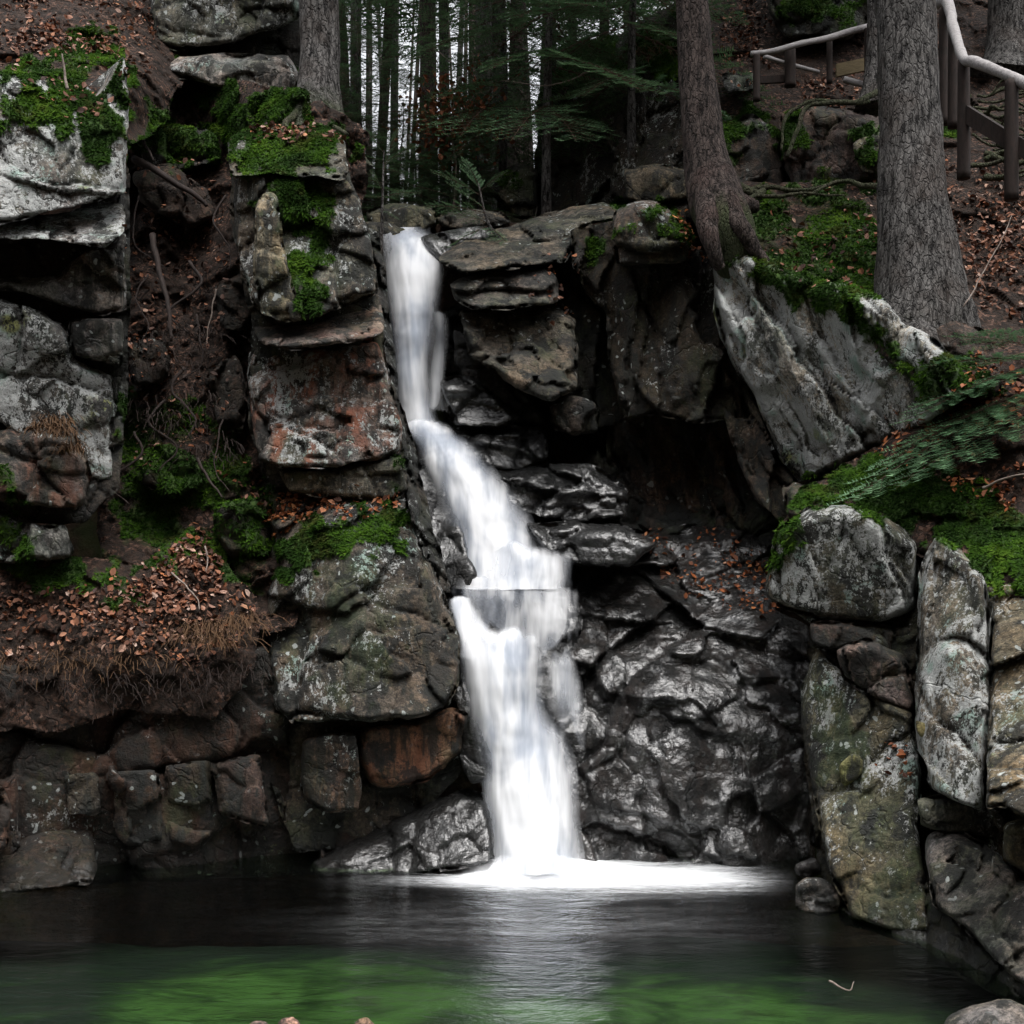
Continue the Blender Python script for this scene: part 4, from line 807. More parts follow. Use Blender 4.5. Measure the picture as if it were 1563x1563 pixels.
# needle branch template (unit length along +x, flat in xy, z up): triangles, tint, wood
def branch_template(r, twigs=15, needles=13, nl=.045, nw=.010, spread=.46, droop=.16):
    T, ti, wo = [], [], []
    def zz(x): return -droop * x * x
    def add_needles(p0, p1, cnt, ln):
        d = p1 - p0; L = np.linalg.norm(d) + 1e-9; d = d / L; sd = np.cross(d, [0, 0, 1.0]); sd /= np.linalg.norm(sd) + 1e-9
        for k in range(cnt):
            t = (k + r.random()) / cnt; b = p0 + (p1 - p0) * t
            for sg in (-1, 1):
                v = d * .55 + sd * sg * (.75 + .2 * r.random()) + np.array([0, 0, .1 + .35 * r.random()]) ; v /= np.linalg.norm(v)
                e = b + v * ln * (.7 + .5 * r.random()); w = np.cross(v, [0, 0, 1.0]); w /= np.linalg.norm(w) + 1e-9; w = w + np.array([0, 0, (r.random() - .5)])
                T.append([b - w * nw * .5, b + w * nw * .5, e]); ti.append(r.random() * .7 + .3 * t); wo.append(0)
    m = 14
    for k in range(m):
        a, b = k / m, (k + 1) / m
        pa, pb = np.array([a, 0, zz(a)]), np.array([b, 0, zz(b)]); w = .011 * (1 - a) + .002
        for ax in (np.array([0, 1, 0]), np.array([0, 0, 1])):
            T.append([pa - ax * w, pa + ax * w, pb]); ti.append(.2); wo.append(1)
    for k in range(twigs):
        t = .12 + .86 * (k + .5 * r.random()) / twigs
        for sg in (-1, 1):
            L = spread * (1.05 - t) ** .8 * (.7 + .5 * r.random()) + .05
            ang = math.radians(48 + 14 * r.random())
            p0 = np.array([t, 0, zz(t)]); p1 = p0 + np.array([math.cos(ang) * L, sg * math.sin(ang) * L, -.25 * L * r.random()])
            T.append([p0 - [0, 0, .003], p0 + [0, 0, .003], p1]); ti.append(.2); wo.append(1)
            add_needles(p0 + (p1 - p0) * .08, p1, max(3, int(needles * L / spread * 1.5)), nl)
    add_needles(np.array([.3, 0, zz(.3)]), np.array([1, 0, zz(1)]), needles, nl)
    return np.array(T), np.array(ti), np.array(wo)
rb = np.random.default_rng(3)
TMP_FINE = [branch_template(rb, 13, 20, .042, .0068) for _ in range(3)]
TMP_COARSE = [branch_template(rb, 11, 9, .075, .017) for _ in range(3)]
def frame(d, up=(0, 0, 1.0)):
    d = np.array(d, float); d /= np.linalg.norm(d); s = np.cross(np.array(up), d); s /= np.linalg.norm(s) + 1e-9; u = np.cross(d, s); return np.stack([d, s, u])
def place_branches(items, tmps, r):
    """items: (origin, direction, length) -> triangles"""
    T, ti, wo = [], [], []
    for (p, d, L) in items:
        a, b, c = tmps[r.integers(len(tmps))]
        M = frame(d); q = a.copy() * L
        if r.random() < .5: q[..., 1] *= -1
        T.append(q @ M + np.array(p)); ti.append(np.clip(b * .8 + .3 * (r.random() - .4), 0, 1)); wo.append(c)
    return np.concatenate(T), np.concatenate(ti), np.concatenate(wo)
def crown_items(h0, h1, rad, whorls, per, r, droop=-.15):
    it = []
    for k in range(whorls):
        t = k / max(1, whorls - 1); z = h0 + (h1 - h0) * t; R = rad * (1 - t) ** .75 + .12 * rad
        for j in range(per):
            a = 2 * math.pi * (j + r.random()) / per; zz_ = z + (r.random() - .5) * (h1 - h0) / whorls
            it.append(((0, 0, zz_), (math.cos(a), math.sin(a), droop + .45 * t + .15 * (r.random() - .5)), R * (.75 + .45 * r.random())))
    return it
# shared crown meshes
def crown_mesh(name, seed, **kw):
    r = np.random.default_rng(seed); tm = kw.pop('tm', TMP_COARSE)
    T, ti, wo = place_branches(crown_items(r=r, **kw), tm, r); n = len(T)
    return mesh_np(name, T.reshape(-1, 3), [np.arange(3 * n).reshape(n, 3)], smooth=False, fattrs={'tint': ti, 'wood': wo})
CROWN_TALL = [crown_mesh('crown', 30 + k, h0=0, h1=11, rad=2.3, whorls=26, per=6) for k in range(2)]
for m in CROWN_TALL: m.materials.append(M_NEEDLE)
CROWN_YOUNG = [crown_mesh('crown', 50 + k, h0=.3, h1=4.2, rad=1.15, whorls=20, per=6, tm=TMP_FINE) for k in range(2)]
for m in CROWN_YOUNG: m.materials.append(M_NEEDLE)

CROWN_HIGH = [crown_mesh('crown', 70 + k, h0=1.7, h1=6.2, rad=1.5, whorls=12, per=5, tm=TMP_FINE, droop=-.35) for k in range(2)]
for m in CROWN_HIGH: m.materials.append(M_NEEDLE)
rt = np.random.default_rng(21)
# near trees: trunk runs on above the picture and carries a crown there
def near_tree(name, label, rows, mat, top, crown_h, cs, seed, **kw):
    foot = at(*rows[-1][:3]); t = empty(name, foot, label, 'tree', 'tall spruces at the waterfall')
    o, C = trunk_obj('trunk', rows, mat, parent=t, top=top, s=seed, **kw)
    c = link('crown', CROWN_TALL[seed % 2], None, t); tp = C[0]; c.location = (tp[0] - foot[0], tp[1] - foot[1], tp[2] - foot[2] - 11 * cs + .3); c.scale = (cs, cs, cs); c.rotation_euler = (0, 0, seed)
    return t
T1 = near_tree('spruce_tree', 'grey spruce with a mossy flared root standing on the ledge behind the central pillar',
    [(487,-20,10.9,30),(487,60,10.85,30),(487,110,10.8,31),(486,150,10.75,36),(483,185,10.7,45),(480,210,10.7,55),(478,250,10.7,62)], M_BARK, 18, 6, .9, 2, flare=(4,.5,.7,.4), moss=1.0)
T2 = near_tree('spruce_tree', 'reddish brown spruce with a bent swollen foot at the cliff edge',
    [(1054,-20,10.7,24),(1062,80,10.7,27),(1070,170,10.65,31),(1078,250,10.6,35),(1092,300,10.5,42),(1108,345,10.4,43),(1122,390,10.4,34),(1130,430,10.5,22)], M_BARKR, 18, 6, .9, 3, flare=(3,.25,.7,1.0), moss=1.2)
T3 = near_tree('spruce_tree', 'thick grey spruce in front of the handrail on the pale cliff',
    [(1380,-20,9.75,44),(1384,100,9.75,46),(1390,200,9.7,48),(1394,300,9.65,52),(1400,380,9.6,58),(1404,440,9.58,64),(1408,490,9.58,72),(1410,540,9.6,78)], M_BARK, 18, 6, 1.0, 5, flare=(4,.3,.62,2.2), moss=.35, seg=56, n=220)
T4 = near_tree('spruce_tree', 'grey spruce behind the right handrail, cut by the picture edge',
    [(1548,-20,13.4,34),(1545,60,13.4,36),(1540,110,13.3,42),(1535,140,13.2,52)], M_BARK, 16, 6, .9, 4, flare=(4,.4,.6,.4), moss=.3)
T5 = near_tree('spruce_tree', 'dark spruce half hidden behind the thick grey one', [(1336,-20,12.2,12),(1335,80,12.2,13),(1333,165,12.1,19)], M_BARK, 16, 6, .8, 6, moss=.3, flare=(4,.4,.7,.2))

# roots
def root(parent, pts, r0, r1, mat=None, s=0, n=40):
    mo = .5 if mat is None else .12; mat = mat or M_ROOT
    P = spline(np.array(pts, float), n); C = at(P[:, 0], P[:, 1], P[:, 2]); C = C + .02 * np.stack([fbm(C * 5 + s, 3, s), fbm(C * 5 + 9 + s, 3, s), fbm(C * 5 + 19 + s, 3, s)], 1)
    V, fs = tube(C, np.linspace(r0, r1, n), 10, .25, s)
    return link('root', mesh_np('root', V - np.array(parent.location), fs, {'moss': np.full(len(V), mo)}), mat, parent)
root(T2, [(1110,300,10.55),(1140,290,10.9),(1175,285,10.9),(1210,290,10.8),(1250,286,10.8),(1300,276,10.8)], .032, .012, s=1)
root(T2, [(1118,330,10.4),(1150,300,10.75),(1190,300,10.65),(1230,294,10.6),(1290,300,10.55)], .026, .008, s=2)
root(T2, [(1100,250,10.6),(1120,282,10.75),(1150,296,10.8),(1165,292,10.9)], .06, .03, s=3)
root(T3, [(1350,285,10.4),(1320,284,10.6),(1290,276,10.7),(1260,284,10.7),(1225,300,10.6)], .03, .010, s=4)
root(T5, [(1338,140,11.2),(1310,155,11.1),(1270,156,11.1),(1230,165,11.1),(1218,200,11.05),(1200,240,11.0)], .03, .016, s=5)
root(T5, [(1328,155,11.15),(1300,158,11.1),(1240,155,11.1),(1200,180,11.05),(1195,230,11.0)], .022, .012, s=6)
root(T3, [(1425,420,9.45),(1450,470,9.45),(1475,530,9.5)], .06, .03, s=7)
root(T3, [(1402,420,9.62),(1402,480,9.44),(1404,540,9.16),(1412,600,9.04),(1425,640,9.04)], .20, .07, mat=M_BARK, s=8)
root(T2, [(1085,300,10.4),(1078,345,10.2),(1088,385,10.15),(1100,410,10.2)], .12, .05, mat=M_BARKR, s=12)
root(T2, [(1105,300,10.35),(1125,340,10.2),(1150,375,10.2),(1170,400,10.2)], .12, .04, mat=M_BARKR, s=13)
root(T2, [(1100,290,10.5),(1125,310,10.55),(1155,318,10.6)], .13, .05, mat=M_BARKR, s=14)
root(T1, [(455,170,10.5),(436,190,10.3),(440,204,10.2),(470,206,10.1),(520,212,10.0)], .035, .012, s=9)
root(T1, [(475,185,10.5),(500,192,10.35),(530,206,10.15)], .04, .015, s=10)
rr = np.random.default_rng(5)
for k in range(22):
    y0 = 130 + 6.5 * k + rr.random() * 10; x0 = 1475 + rr.random() * 50; Y0 = 12.4 - .075 * k; sl = rr.normal() * 9
    xs = np.linspace(x0, x0 + 60 + rr.random() * 120, 6)
    root(T4, [(x, y0 + sl * i / 2 + rr.normal() * 6, Y0 - .07 * i + rr.normal() * .03) for i, x in enumerate(xs)], .012 + .022 * rr.random() ** 2, .006, s=20 + k, n=30)

# far forest
far = []
def far_tree(label, px, Y, hw, seed, mat, crown=True, group=None, h=17, c0=5.5, cs=1.0, lean=0):
    X = (px - PX / 2) / FP * Y; z = float(ground_h(np.array([X]), np.array([Y]))[0]) - .25
    t = empty('spruce_tree', (X, Y, z), label, 'tree', group or 'dim spruce trunks of the far forest')
    r0 = hw / FP * Y; k = 26; tt = np.linspace(0, 1, k)
    C = np.stack([lean * tt + .05 * np.sin(tt * 5 + seed), .05 * np.cos(tt * 4 + seed), h * tt], 1)
    rad = r0 * (1 - .85 * tt) * (1 + .5 * np.exp(-tt * h / .5))
    V, fs = tube(C[::-1], rad[::-1], 14, .12, seed)
    link('trunk', mesh_np('trunk', V, fs, {'moss': np.clip(1 - V[:, 2] / 1.2, 0, 1) * .6}), mat, t)
    if crown:
        c = link('crown', CROWN_TALL[seed % 2], None, t, (lean * .7, 0, c0)); c.scale = (cs, cs, (h - c0) / 11.0); c.rotation_euler = (0, 0, seed * 1.7)
    return t
far_tree('greenish spruce trunk in the bright gap above the fall with a forked dead branch', 648, 17.5, 15, 1, M_BARKR, c0=6.5)
far_tree('slimmer spruce trunk just right of the greenish one in the bright gap', 677, 21, 9, 2, M_BARK, c0=5)
far_tree('broad dark spruce trunk at the right side of the bright gap', 742, 17, 15, 3, M_BARK, c0=6)
far_tree('dark spruce trunk at the left of the fir boughs above the fall', 548, 19, 10, 4, M_BARK, c0=8)
far_tree('brown spruce trunk beside the black cliff behind the flat topped rock', 790, 19.5, 13, 5, M_BARKR, c0=6)
lab_far = 'thin dim spruce trunk deep in the forest above the fall'
r5 = np.random.default_rng(11)
for k, (px, Y, hw) in enumerate([(604,24,7),(627,34,4),(575,23,9),(560,30,6),(528,21,12),(510,33,6),(694,27,5),(712,38,4),(727,25,7),(764,22,9),(779,33,5),(806,22,11),(826,26,9),(661,41,3.5),(615,46,3),(590,37,4),(754,30,6),(704,47,3),(850,27,8),(885,30,8),(925,26,9),(962,32,7),(440,24,9),(400,30,7),(360,27,8)]):
    far_tree(lab_far, px, Y, hw, 10 + k, M_BARKR if k % 3 else M_BARK, crown=not (500 < px < 870), c0=4.5 + 3 * r5.random(), cs=.9, h=17 + 3 * r5.random(), lean=1.6 * (r5.random() - .5))
# young firs with boughs to the ground
def young_fir(label, px, Y, zoff, sc_, seed, rot=0, high=False):
    X = (px - PX / 2) / FP * Y; z = float(ground_h(np.array([X]), np.array([Y]))[0]) + zoff
    t = empty('young_fir', (X, Y, z), label, 'fir', 'young firs above the fall')
    k = 14; tt = np.linspace(0, 1, k); C = np.stack([.03 * np.sin(tt * 6 + seed), 0 * tt, (6.3 if high else 4.3) * sc_ * tt], 1); V, fs = tube(C[::-1], (.06 * sc_ * (1 - .9 * tt))[::-1], 8, .1, seed)
    link('trunk', mesh_np('trunk', V, fs, {'moss': np.zeros(len(V))}), M_BARK, t)
    c = link('crown', (CROWN_HIGH if high else CROWN_YOUNG)[seed % 2], None, t); c.scale = (sc_, sc_, sc_); c.rotation_euler = (0, 0, rot)
    return t
young_fir('dense dark young fir left of the bright gap, over the pillar', 548, 13.6, -.2, .88, 1, .3)
young_fir('small young fir on the right side of the stream head', 712, 15.5, -.5, .62, 3, 2.0)
young_fir('fir with boughs hanging over the flat topped rock in front of the black cliff', 838, 13.1, -.3, 1.0, 4, .9, True)
young_fir('fir with boughs hanging beside the bright moss left of the bent trunk', 968, 12.9, .1, .9, 16, 1.9, True)
young_fir('fir with high boughs beside the broad dark trunk right of the bright gap', 765, 14.2, -.3, 1.0, 6, 4.0, True)
for lb_, px_, Y_, s_ in (('low bushy fir at the stream head left of the greenish trunk', 612, 13.6, .36), ('low bushy fir right of the greenish trunk at the stream head', 688, 14.2, .42), ('low fir bush behind the pillar shoulder', 552, 13.3, .40), ('low fir bush between the bright gap and the flat topped rock', 728, 13.7, .40), ('spindly low fir in the middle of the stream head', 650, 14.8, .42)):
    young_fir(lb_, px_, Y_, -.15, s_, int(px_), px_)
young_fir('fir far behind the greenish trunk, dark against the bright gap', 634, 24, -.4, .68, 12, 1.0)
young_fir('fir far behind the stream head, right of the bright gap', 706, 22, -.4, .66, 13, 3.0)
young_fir('bushy young fir behind the bent reddish spruce at the top edge', 985, 16.5, 3.0, 1.1, 7, 5.0)
young_fir('dark young fir in the shade behind the mossy boulder at the top', 330, 15.5, .8, 1.2, 8, 1.0)
young_fir('dark young fir between the boulder and the grey trunk at the top', 420, 16.5, .8, 1.2, 9, 2.2)
young_fir('dark young fir at the top left corner above the leafy hillside', 60, 15, 1.4, 1.2, 10, 2.2)

# loose fir boughs near the viewer: saplings rooted on the banks
def sapling(name, label, stem, boughs, mat, tmps, seed, nw=1):
    P = at(*np.array(stem, float).T); t = empty(name, P[0], label, 'fir sapling'); r = np.random.default_rng(seed)
    pts = spline(P, 24); V, fs = tube(pts, np.linspace(.022, .006, 24), 8, .1, seed); link('stem', mesh_np('stem', V - P[0], fs, {'moss': np.zeros(len(V))}), M_BARK, t)
    for (a, b) in boughs:
        A, B = at(*a), at(*b); T, ti, wo = place_branches([(A - P[0], B - A, np.linalg.norm(B - A))], tmps, r); n = len(T)
        link('bough', mesh_np('bough', T.reshape(-1, 3), [np.arange(3 * n).reshape(n, 3)], smooth=False, fattrs={'tint': ti, 'wood': wo}), mat, t)
    return t
sapling('fir_sapling', 'blue green fir sapling leaning over the barrel boulder from the right bank', [(1600,640,8.9),(1580,560,8.8),(1560,480,8.75)],
    [((1590,600,8.8),(1270,715,8.4)),((1590,590,8.8),(1330,670,8.45)),((1585,570,8.8),(1400,585,8.5)),((1580,550,8.8),(1420,530,8.6)),((1575,530,8.8),(1455,492,8.65)),((1570,510,8.8),(1640,470,8.6)),((1575,540,8.8),(1500,540,8.5)),((1588,600,8.8),(1640,640,8.5)),((1580,560,8.7),(1460,575,8.35)),((1595,625,8.75),(1350,700,8.3)),((1590,600,8.85),(1380,640,8.55)),((1580,560,8.8),(1370,610,8.5)),((1572,520,8.7),(1500,490,8.5))], M_NEEDLE2, TMP_FINE, 4)
sapling('fir_sapling', 'thin fir sapling with bare stems rising in front of the fall lip', [(581,392,10.9),(583,330,11),(586,230,11.1)],
    [((583,300,11),(640,285,11)),((584,280,11),(540,265,11)),((586,250,11),(630,215,11)),((586,235,11),(560,190,11)),((586,260,11),(600,190,11)),((584,290,11),(560,240,11)),((583,320,11),(610,330,10.9))], M_NEEDLE, TMP_FINE, 6)
sapling('fir_sapling', 'fir sapling growing from the flat slab beside the lip of the fall', [(770,372,11.4),(745,340,11.5),(730,280,11.6)],
    [((745,345,11.5),(640,385,11.3)),((745,340,11.5),(680,315,11.5)),((740,320,11.5),(690,270,11.6)),((735,300,11.6),(665,250,11.7)),((735,295,11.6),(715,235,11.7)),((745,345,11.5),(790,375,11.2)),((740,325,11.5),(650,300,11.4)),((735,290,11.6),(770,255,11.6)),((745,350,11.5),(700,400,11.2))], M_NEEDLE, TMP_FINE, 8)
# beech sapling with coppery leaves
def leaf_tris(C, N, L, r, flat=.8):
    """folded leaves: two quads each -> (2n,4,3)"""
    n = len(C); N = N / (np.linalg.norm(N, axis=1)[:, None] + 1e-9)
    N = N * flat + (r.random((n, 3)) * 2 - 1) * (1 - flat) * 1.6; N /= np.linalg.norm(N, axis=1)[:, None] + 1e-9
    t = r.random((n, 3)) * 2 - 1; a = np.cross(N, t); a /= np.linalg.norm(a, axis=1)[:, None] + 1e-9; b = np.cross(N, a)
    L = L[:, None]; w = L * (.27 + .1 * r.random((n, 1))); f = N * w * (r.random((n, 1)) * 1.2 - .15); cu = N * L * (r.random((n, 1)) * .35 - .05)
    base = C - a * L * .5 + cu * .5; tip = C + a * L * .5 + cu
    l1 = C - a * L * .15 + b * w + f; l2 = C + a * L * .22 + b * w * .8 + f; r1 = C - a * L * .15 - b * w + f; r2 = C + a * L * .22 - b * w * .8 + f
    return np.concatenate([np.stack([base, l1, l2, tip], 1), np.stack([base, tip, r2, r1], 1)])
bp = at(692, 205, 13.8); bt = empty('beech_sapling', bp - np.array([0, 0, .9]), 'little beech sapling holding coppery dead leaves in the bright gap', 'sapling')
V, fs = tube(spline(np.array([(0, 0, 0), (.03, 0, .5), (-.02, 0, 1.0), (.05, 0, 1.5)]), 16), np.linspace(.02, .006, 16), 6); link('stem', mesh_np('stem', V, fs), M_TWIG, bt)
n = 700; c = rt.normal(size=(n, 3)) * np.array([.28, .2, .24]) + np.array([0, 0, 1.05]); LT = leaf_tris(c, rt.normal(size=(n, 3)), .05 + .04 * rt.random(n), rt)
soup('foliage', LT, M_LEAF, bt, {'tint': np.tile(.3 + .35 * rt.random(n), 2), 'warm': np.full(2 * n, .5)})
for k, (pts) in enumerate((((-.02, 0, .6), (.3, .05, .9), (.5, 0, .85)), ((0, 0, .8), (-.3, 0, 1.15), (-.45, 0, 1.1)), ((0, 0, 1.0), (.25, 0, 1.35), (.4, 0, 1.3)))):
    V, fs = tube(spline(np.array(pts), 10), np.linspace(.012, .004, 10), 5); link('branch', mesh_np('branch', V, fs), M_TWIG, bt)
# ------------------------------------------------------------------ handrails
def log(name, pts, r0, r1, mat, parent, s, seg=14, n=40, rough=.14, sharp=False):
    P = np.array(pts, float); P = P if sharp else spline(P, n)
    if sharp:
        t = np.linspace(0, len(P) - 1, n); i = np.minimum(t.astype(int), len(P) - 2); P = P[i] + (P[i + 1] - P[i]) * (t - i)[:, None]
    C = at(P[:, 0], P[:, 1], P[:, 2]); V, fs = tube(C, np.linspace(r0, r1, len(C)), seg, rough, s)
    return link(name, mesh_np(name, V - np.array(parent.location), fs), mat, parent)
def plank(name, a, b, h, th, mat, parent):
    A, B = at(*a), at(*b); d = B - A; s = np.cross(d, [0, 0, 1.0]); s = s / np.linalg.norm(s) * th; u = np.array([0, 0, h])
    V = np.array([A - s, B - s, B + s, A + s, A - s + u, B - s + u, B + s + u, A + s + u])
    F = np.array([[0, 3, 2, 1], [4, 5, 6, 7], [0, 1, 5, 4], [1, 2, 6, 5], [2, 3, 7, 6], [3, 0, 4, 7]])
    return link(name, mesh_np(name, V - np.array(parent.location), [F], smooth=False), mat, parent)
f1 = empty('handrail', at(1156, 140, 12.3), 'rustic handrail with a thin pale pole left of the thick trunk', 'handrail', 'rustic log handrails beside the path')
log('rail', [(1146,82,12.3),(1180,78,12.3),(1225,66,12.3),(1265,58,12.35),(1300,47,12.4),(1350,36,12.5)], .026, .034, M_RAIL, f1, 1)
log('rail', [(1166,86,12.45),(1205,98,12.5),(1250,110,12.6)], .022, .02, M_RAIL, f1, 2)
log('rail', [(1288,121,12.5),(1320,130,12.45)], .03, .03, M_RAIL, f1, 3)
for (x, y0, y1, Y, r) in ((1155, 84, 142, 12.3, .035), (1206, 76, 120, 12.45, .055), (1266, 60, 115, 12.5, .03), (1328, 44, 135, 12.4, .055)):
    log('post', [(x, y0, Y), (x, (y0 + y1) / 2, Y), (x, y1 + 12, Y)], r, r * 1.05, M_POST, f1, int(x), n=16, rough=.06)
plank('board', (1276,118,12.7), (1322,108,12.7), .13, .02, M_BOARD, f1)
plank('board', (1160,128,12.5), (1200,126,12.5), .07, .02, M_POST, f1)
f2 = empty('handrail', at(1472, 262, 10.6), 'rustic handrail with a thick pale log right of the thick trunk', 'handrail', 'rustic log handrails beside the path')
log('rail', [(1424,8,12.0),(1446,4,11.6),(1456,45,11.1),(1470,88,10.6),(1490,95,10.4),(1540,116,10.1),(1600,146,9.8),(1700,196,9.4)], .050, .044, M_RAIL, f2, 5, n=80, rough=.32)
for (x, y0, y1, Y, r) in ((1441, 12, 175, 11.6, .045), (1456, 48, 180, 11.2, .05), (1471, 92, 258, 10.6, .05), (1544, 122, 290, 10.05, .052), (1640, 165, 360, 9.6, .05)):
    log('post', [(x, y0, Y), (x, (y0 + y1) / 2, Y), (x, y1 + 15, Y)], r, r * 1.1, M_POST, f2, int(x), n=20, rough=.06)
plank('board', (1478,190,10.55), (1544,232,10.1), .16, .025, M_POST, f2)
plank('board', (1544,232,10.1), (1640,285,9.65), .16, .025, M_POST, f2)

# ------------------------------------------------------------------ moss tufts (part of their rock) and fallen leaves
def pick(S, w, n, r):
    p = w * S['area']; t = p.sum()
    if t <= 0 or n < 1: return None
    i = r.choice(len(p), int(n), p=p / t); a, b, c, d = (q[i] for q in S['quad'])
    u, v = r.random((len(i), 1)), r.random((len(i), 1))
    return a * (1 - u) * (1 - v) + b * (1 - u) * v + c * u * v + d * u * (1 - v), S['nrm'][i], i
rm = np.random.default_rng(99)
MDENS = 5200
for S in SURF:
    w = np.where(S['moss'] > .3, S['moss'], 0) * (.25 + .75 * np.clip(S['nrm'][:, 2] + .7, 0, 1)); tot = (w * S['area']).sum()
    if tot < .004: continue
    C, N, i = pick(S, w, min(26000, tot * MDENS), rm); n = len(C)
    cl = fbm(C * 6, 3, 7)
    N = N + np.array([0, -.1, .25]); N /= np.linalg.norm(N, axis=1)[:, None]
    T, ti = [], []
    for k in range(3):
        t = rm.normal(size=(n, 3)); t -= (t * N).sum(1)[:, None] * N; t /= np.linalg.norm(t, axis=1)[:, None] + 1e-9
        L = (.016 + .018 * rm.random(n) + .02 * np.clip(cl, 0, 1))[:, None]; wd = np.cross(N, t) * (.006 + .004 * rm.random((n, 1)))
        e = C + N * L * .8 + t * L * (.5 + .5 * rm.random((n, 1))) - np.array([0, 0, 1.0]) * L * .35
        T.append(np.stack([C - wd, C + wd, e], 1)); ti.append(np.clip(.35 + .35 * rm.random(n) + .6 * cl + .25 * N[:, 2] * 0, 0, 1))
    me = mesh_np('moss', (np.concatenate(T) - S['org']).reshape(-1, 3), [np.arange(9 * n).reshape(3 * n, 3)], smooth=False, fattrs={'tint': np.concatenate(ti)})
    o = link('moss', me, M_MOSS, S['o'])

LITTER = [
 ('copper beech leaves piled on the bank at the left', [(-120,890),(60,900),(150,905),(215,885),(250,855),(300,812),(340,880),(388,940),(382,985),(300,1012),(200,1002),(100,1012),(-120,1022)], 1500, .9),
 ('orange beech leaves on the ledge of the pillar beside the fall', [(405,785),(440,750),(606,746),(600,772),(560,782),(480,790),(425,815)], 1500, 1.0),
 ('beech leaves in a small heap left of the pillar ledge', [(335,725),(380,708),(415,740),(405,768),(350,748)], 1200, .8),
 ('dull beech leaves strewn down the dark gully', [(200,250),(300,235),(352,320),(355,560),(345,705),(220,700),(200,500)], 330, 1.0),
 ('beech leaves on the hillside in the top left corner', [(-120,-90),(200,-60),(235,60),(215,125),(60,95),(-120,120)], 500, 1.0),
 ('beech leaves under the big mossy boulder', [(190,-20),(240,-20),(232,45),(195,45)], 500, 1.0),
 ('pale beech leaves covering the slope under the right handrail', [(1440,255),(1760,240),(1760,520),(1520,480),(1462,400)], 900, 1.0),
 ('pale beech leaves on the slope above the bent trunk', [(1075,-60),(1165,-60),(1168,130),(1120,145),(1090,80)], 420, 1.0),
 ('beech leaves under the left handrail', [(1205,122),(1322,118),(1325,160),(1225,155)], 600, 1.0),
 ('rusty beech leaves on the right bank above the barrel boulder', [(1320,640),(1500,550),(1760,590),(1760,770),(1500,765),(1455,745),(1340,705)], 520, .9),
 ('orange beech leaves at the foot of the bent trunk', [(1028,308),(1092,330),(1092,405),(1045,395)], 700, .9),
 ('wet red leaves stuck on the black slope under the barrel boulder', [(990,815),(1100,815),(1175,860),(1180,950),(1110,930),(1010,890)], 420, .8),
 ('red leaves caught in the corner of the olive face', [(1335,1140),(1402,1148),(1402,1205),(1345,1190)], 420, .7),
 ('a few leaves on the grey slab at the lower right', [(1420,1275),(1760,1290),(1760,1480),(1480,1390)], 22, .7),
 ('leaves on the mossy bank between the two trunks', [(1110,300),(1340,285),(1345,450),(1200,430)], 170, .9),
 ('dead leaves on top of the rocks right of the upper fall', [(820,395),(870,400),(880,480),(850,490),(800,440)], 160, .8),
 ('leaf scraps in the moss on top of the left block', [(20,120),(110,125),(170,165),(150,190),(30,160)], 350, .75),
 ('leaf scraps along the top of the central pillar', [(380,190),(520,195),(520,215),(380,220)], 500, .8),
]
rl = np.random.default_rng(5)
for lb, pl, dens, tn in LITTER:
    Cs, Ns = [], []
    for S in SURF:
        if S['o'].name.startswith('hillside') and 'copper' in lb: continue
        m = poly_mask(S['px'], S['py'], pl, 18, 16, 4); w = m * np.clip(S['nrm'][:, 2] * 1.1 + .25, 0.02, 1)
        if not (m > .1).any(): continue
        g = fbm(S['ctr'] * 1.9, 3, 8); w = w * np.clip(.75 + 1.5 * g, .05, 1.6)
        tot = (w * S['area']).sum()
        if tot * dens < 1: continue
        C, N, i = pick(S, w, min(14000, tot * dens), rl); Cs.append(C); Ns.append(N)
    if not Cs: continue
    C = np.concatenate(Cs); N = np.concatenate(Ns) * .6 + np.array([0, -.05, .5]); n = len(C)
    C = C + N * (.006 + .03 * rl.random((n, 1)))
    LT = leaf_tris(C, N, .020 + .055 * rl.random(n) ** 1.6, rl, .62)
    o = soup('leaf_litter', LT, M_LEAF, None, {'tint': np.tile(np.clip(rl.normal(.5 * tn, .3, n), 0, 1), 2), 'warm': np.tile(np.clip(rl.normal(.8 if 'orange' in lb or 'red' in lb or 'rusty' in lb else .15, .25, n), 0, 1), 2)}, C.mean(0))
    tag(o, lb, 'leaves', kind='stuff')

# ------------------------------------------------------------------ twigs and dry grass
def twig(label, pts, r, mat=M_TWIG, s=0):
    P = spline(np.array(pts, float), 22); C = at(P[:, 0], P[:, 1], P[:, 2]); C = C + .015 * np.stack([fbm(C * 9 + s, 2, s), fbm(C * 9 + 5, 2, s), fbm(C * 9 + 11, 2, s)], 1)
    V, fs = tube(C, np.linspace(r, r * .45, 22), 6); tag(link('dead_twig', mesh_np('dead_twig', V - C[0], fs), mat, None, C[0]), label, 'twig')
twig('pale stick poking up from the mossy left block', [(104,134,8.75),(99,110,8.75),(95,82,8.75)], .012, s=1)
twig('thin crooked twig across the leaf pile left of the pillar', [(262,875,9.2),(285,895,9.1),(300,912,9.05),(304,930,9.0)], .008, s=2)
twig('pale twig standing in the leaves below the pillar ledge', [(315,835,9.55),(317,850,9.5),(314,872,9.4)], .009, s=3)
twig('long dark stick leaning in the gully beside the left stack', [(232,360,10.7),(245,420,10.5),(258,470,10.3),(262,520,10.2)], .028, M_POST, s=4)
twig('dark root hanging down the gully from the top', [(208,110,11.0),(214,170,10.9),(222,220,10.9),(236,245,10.8)], .02, M_POST, s=5)
twig('slanting stick low in the gully', [(300,700,9.6),(320,735,9.5),(338,760,9.4)], .014, M_POST, s=6)
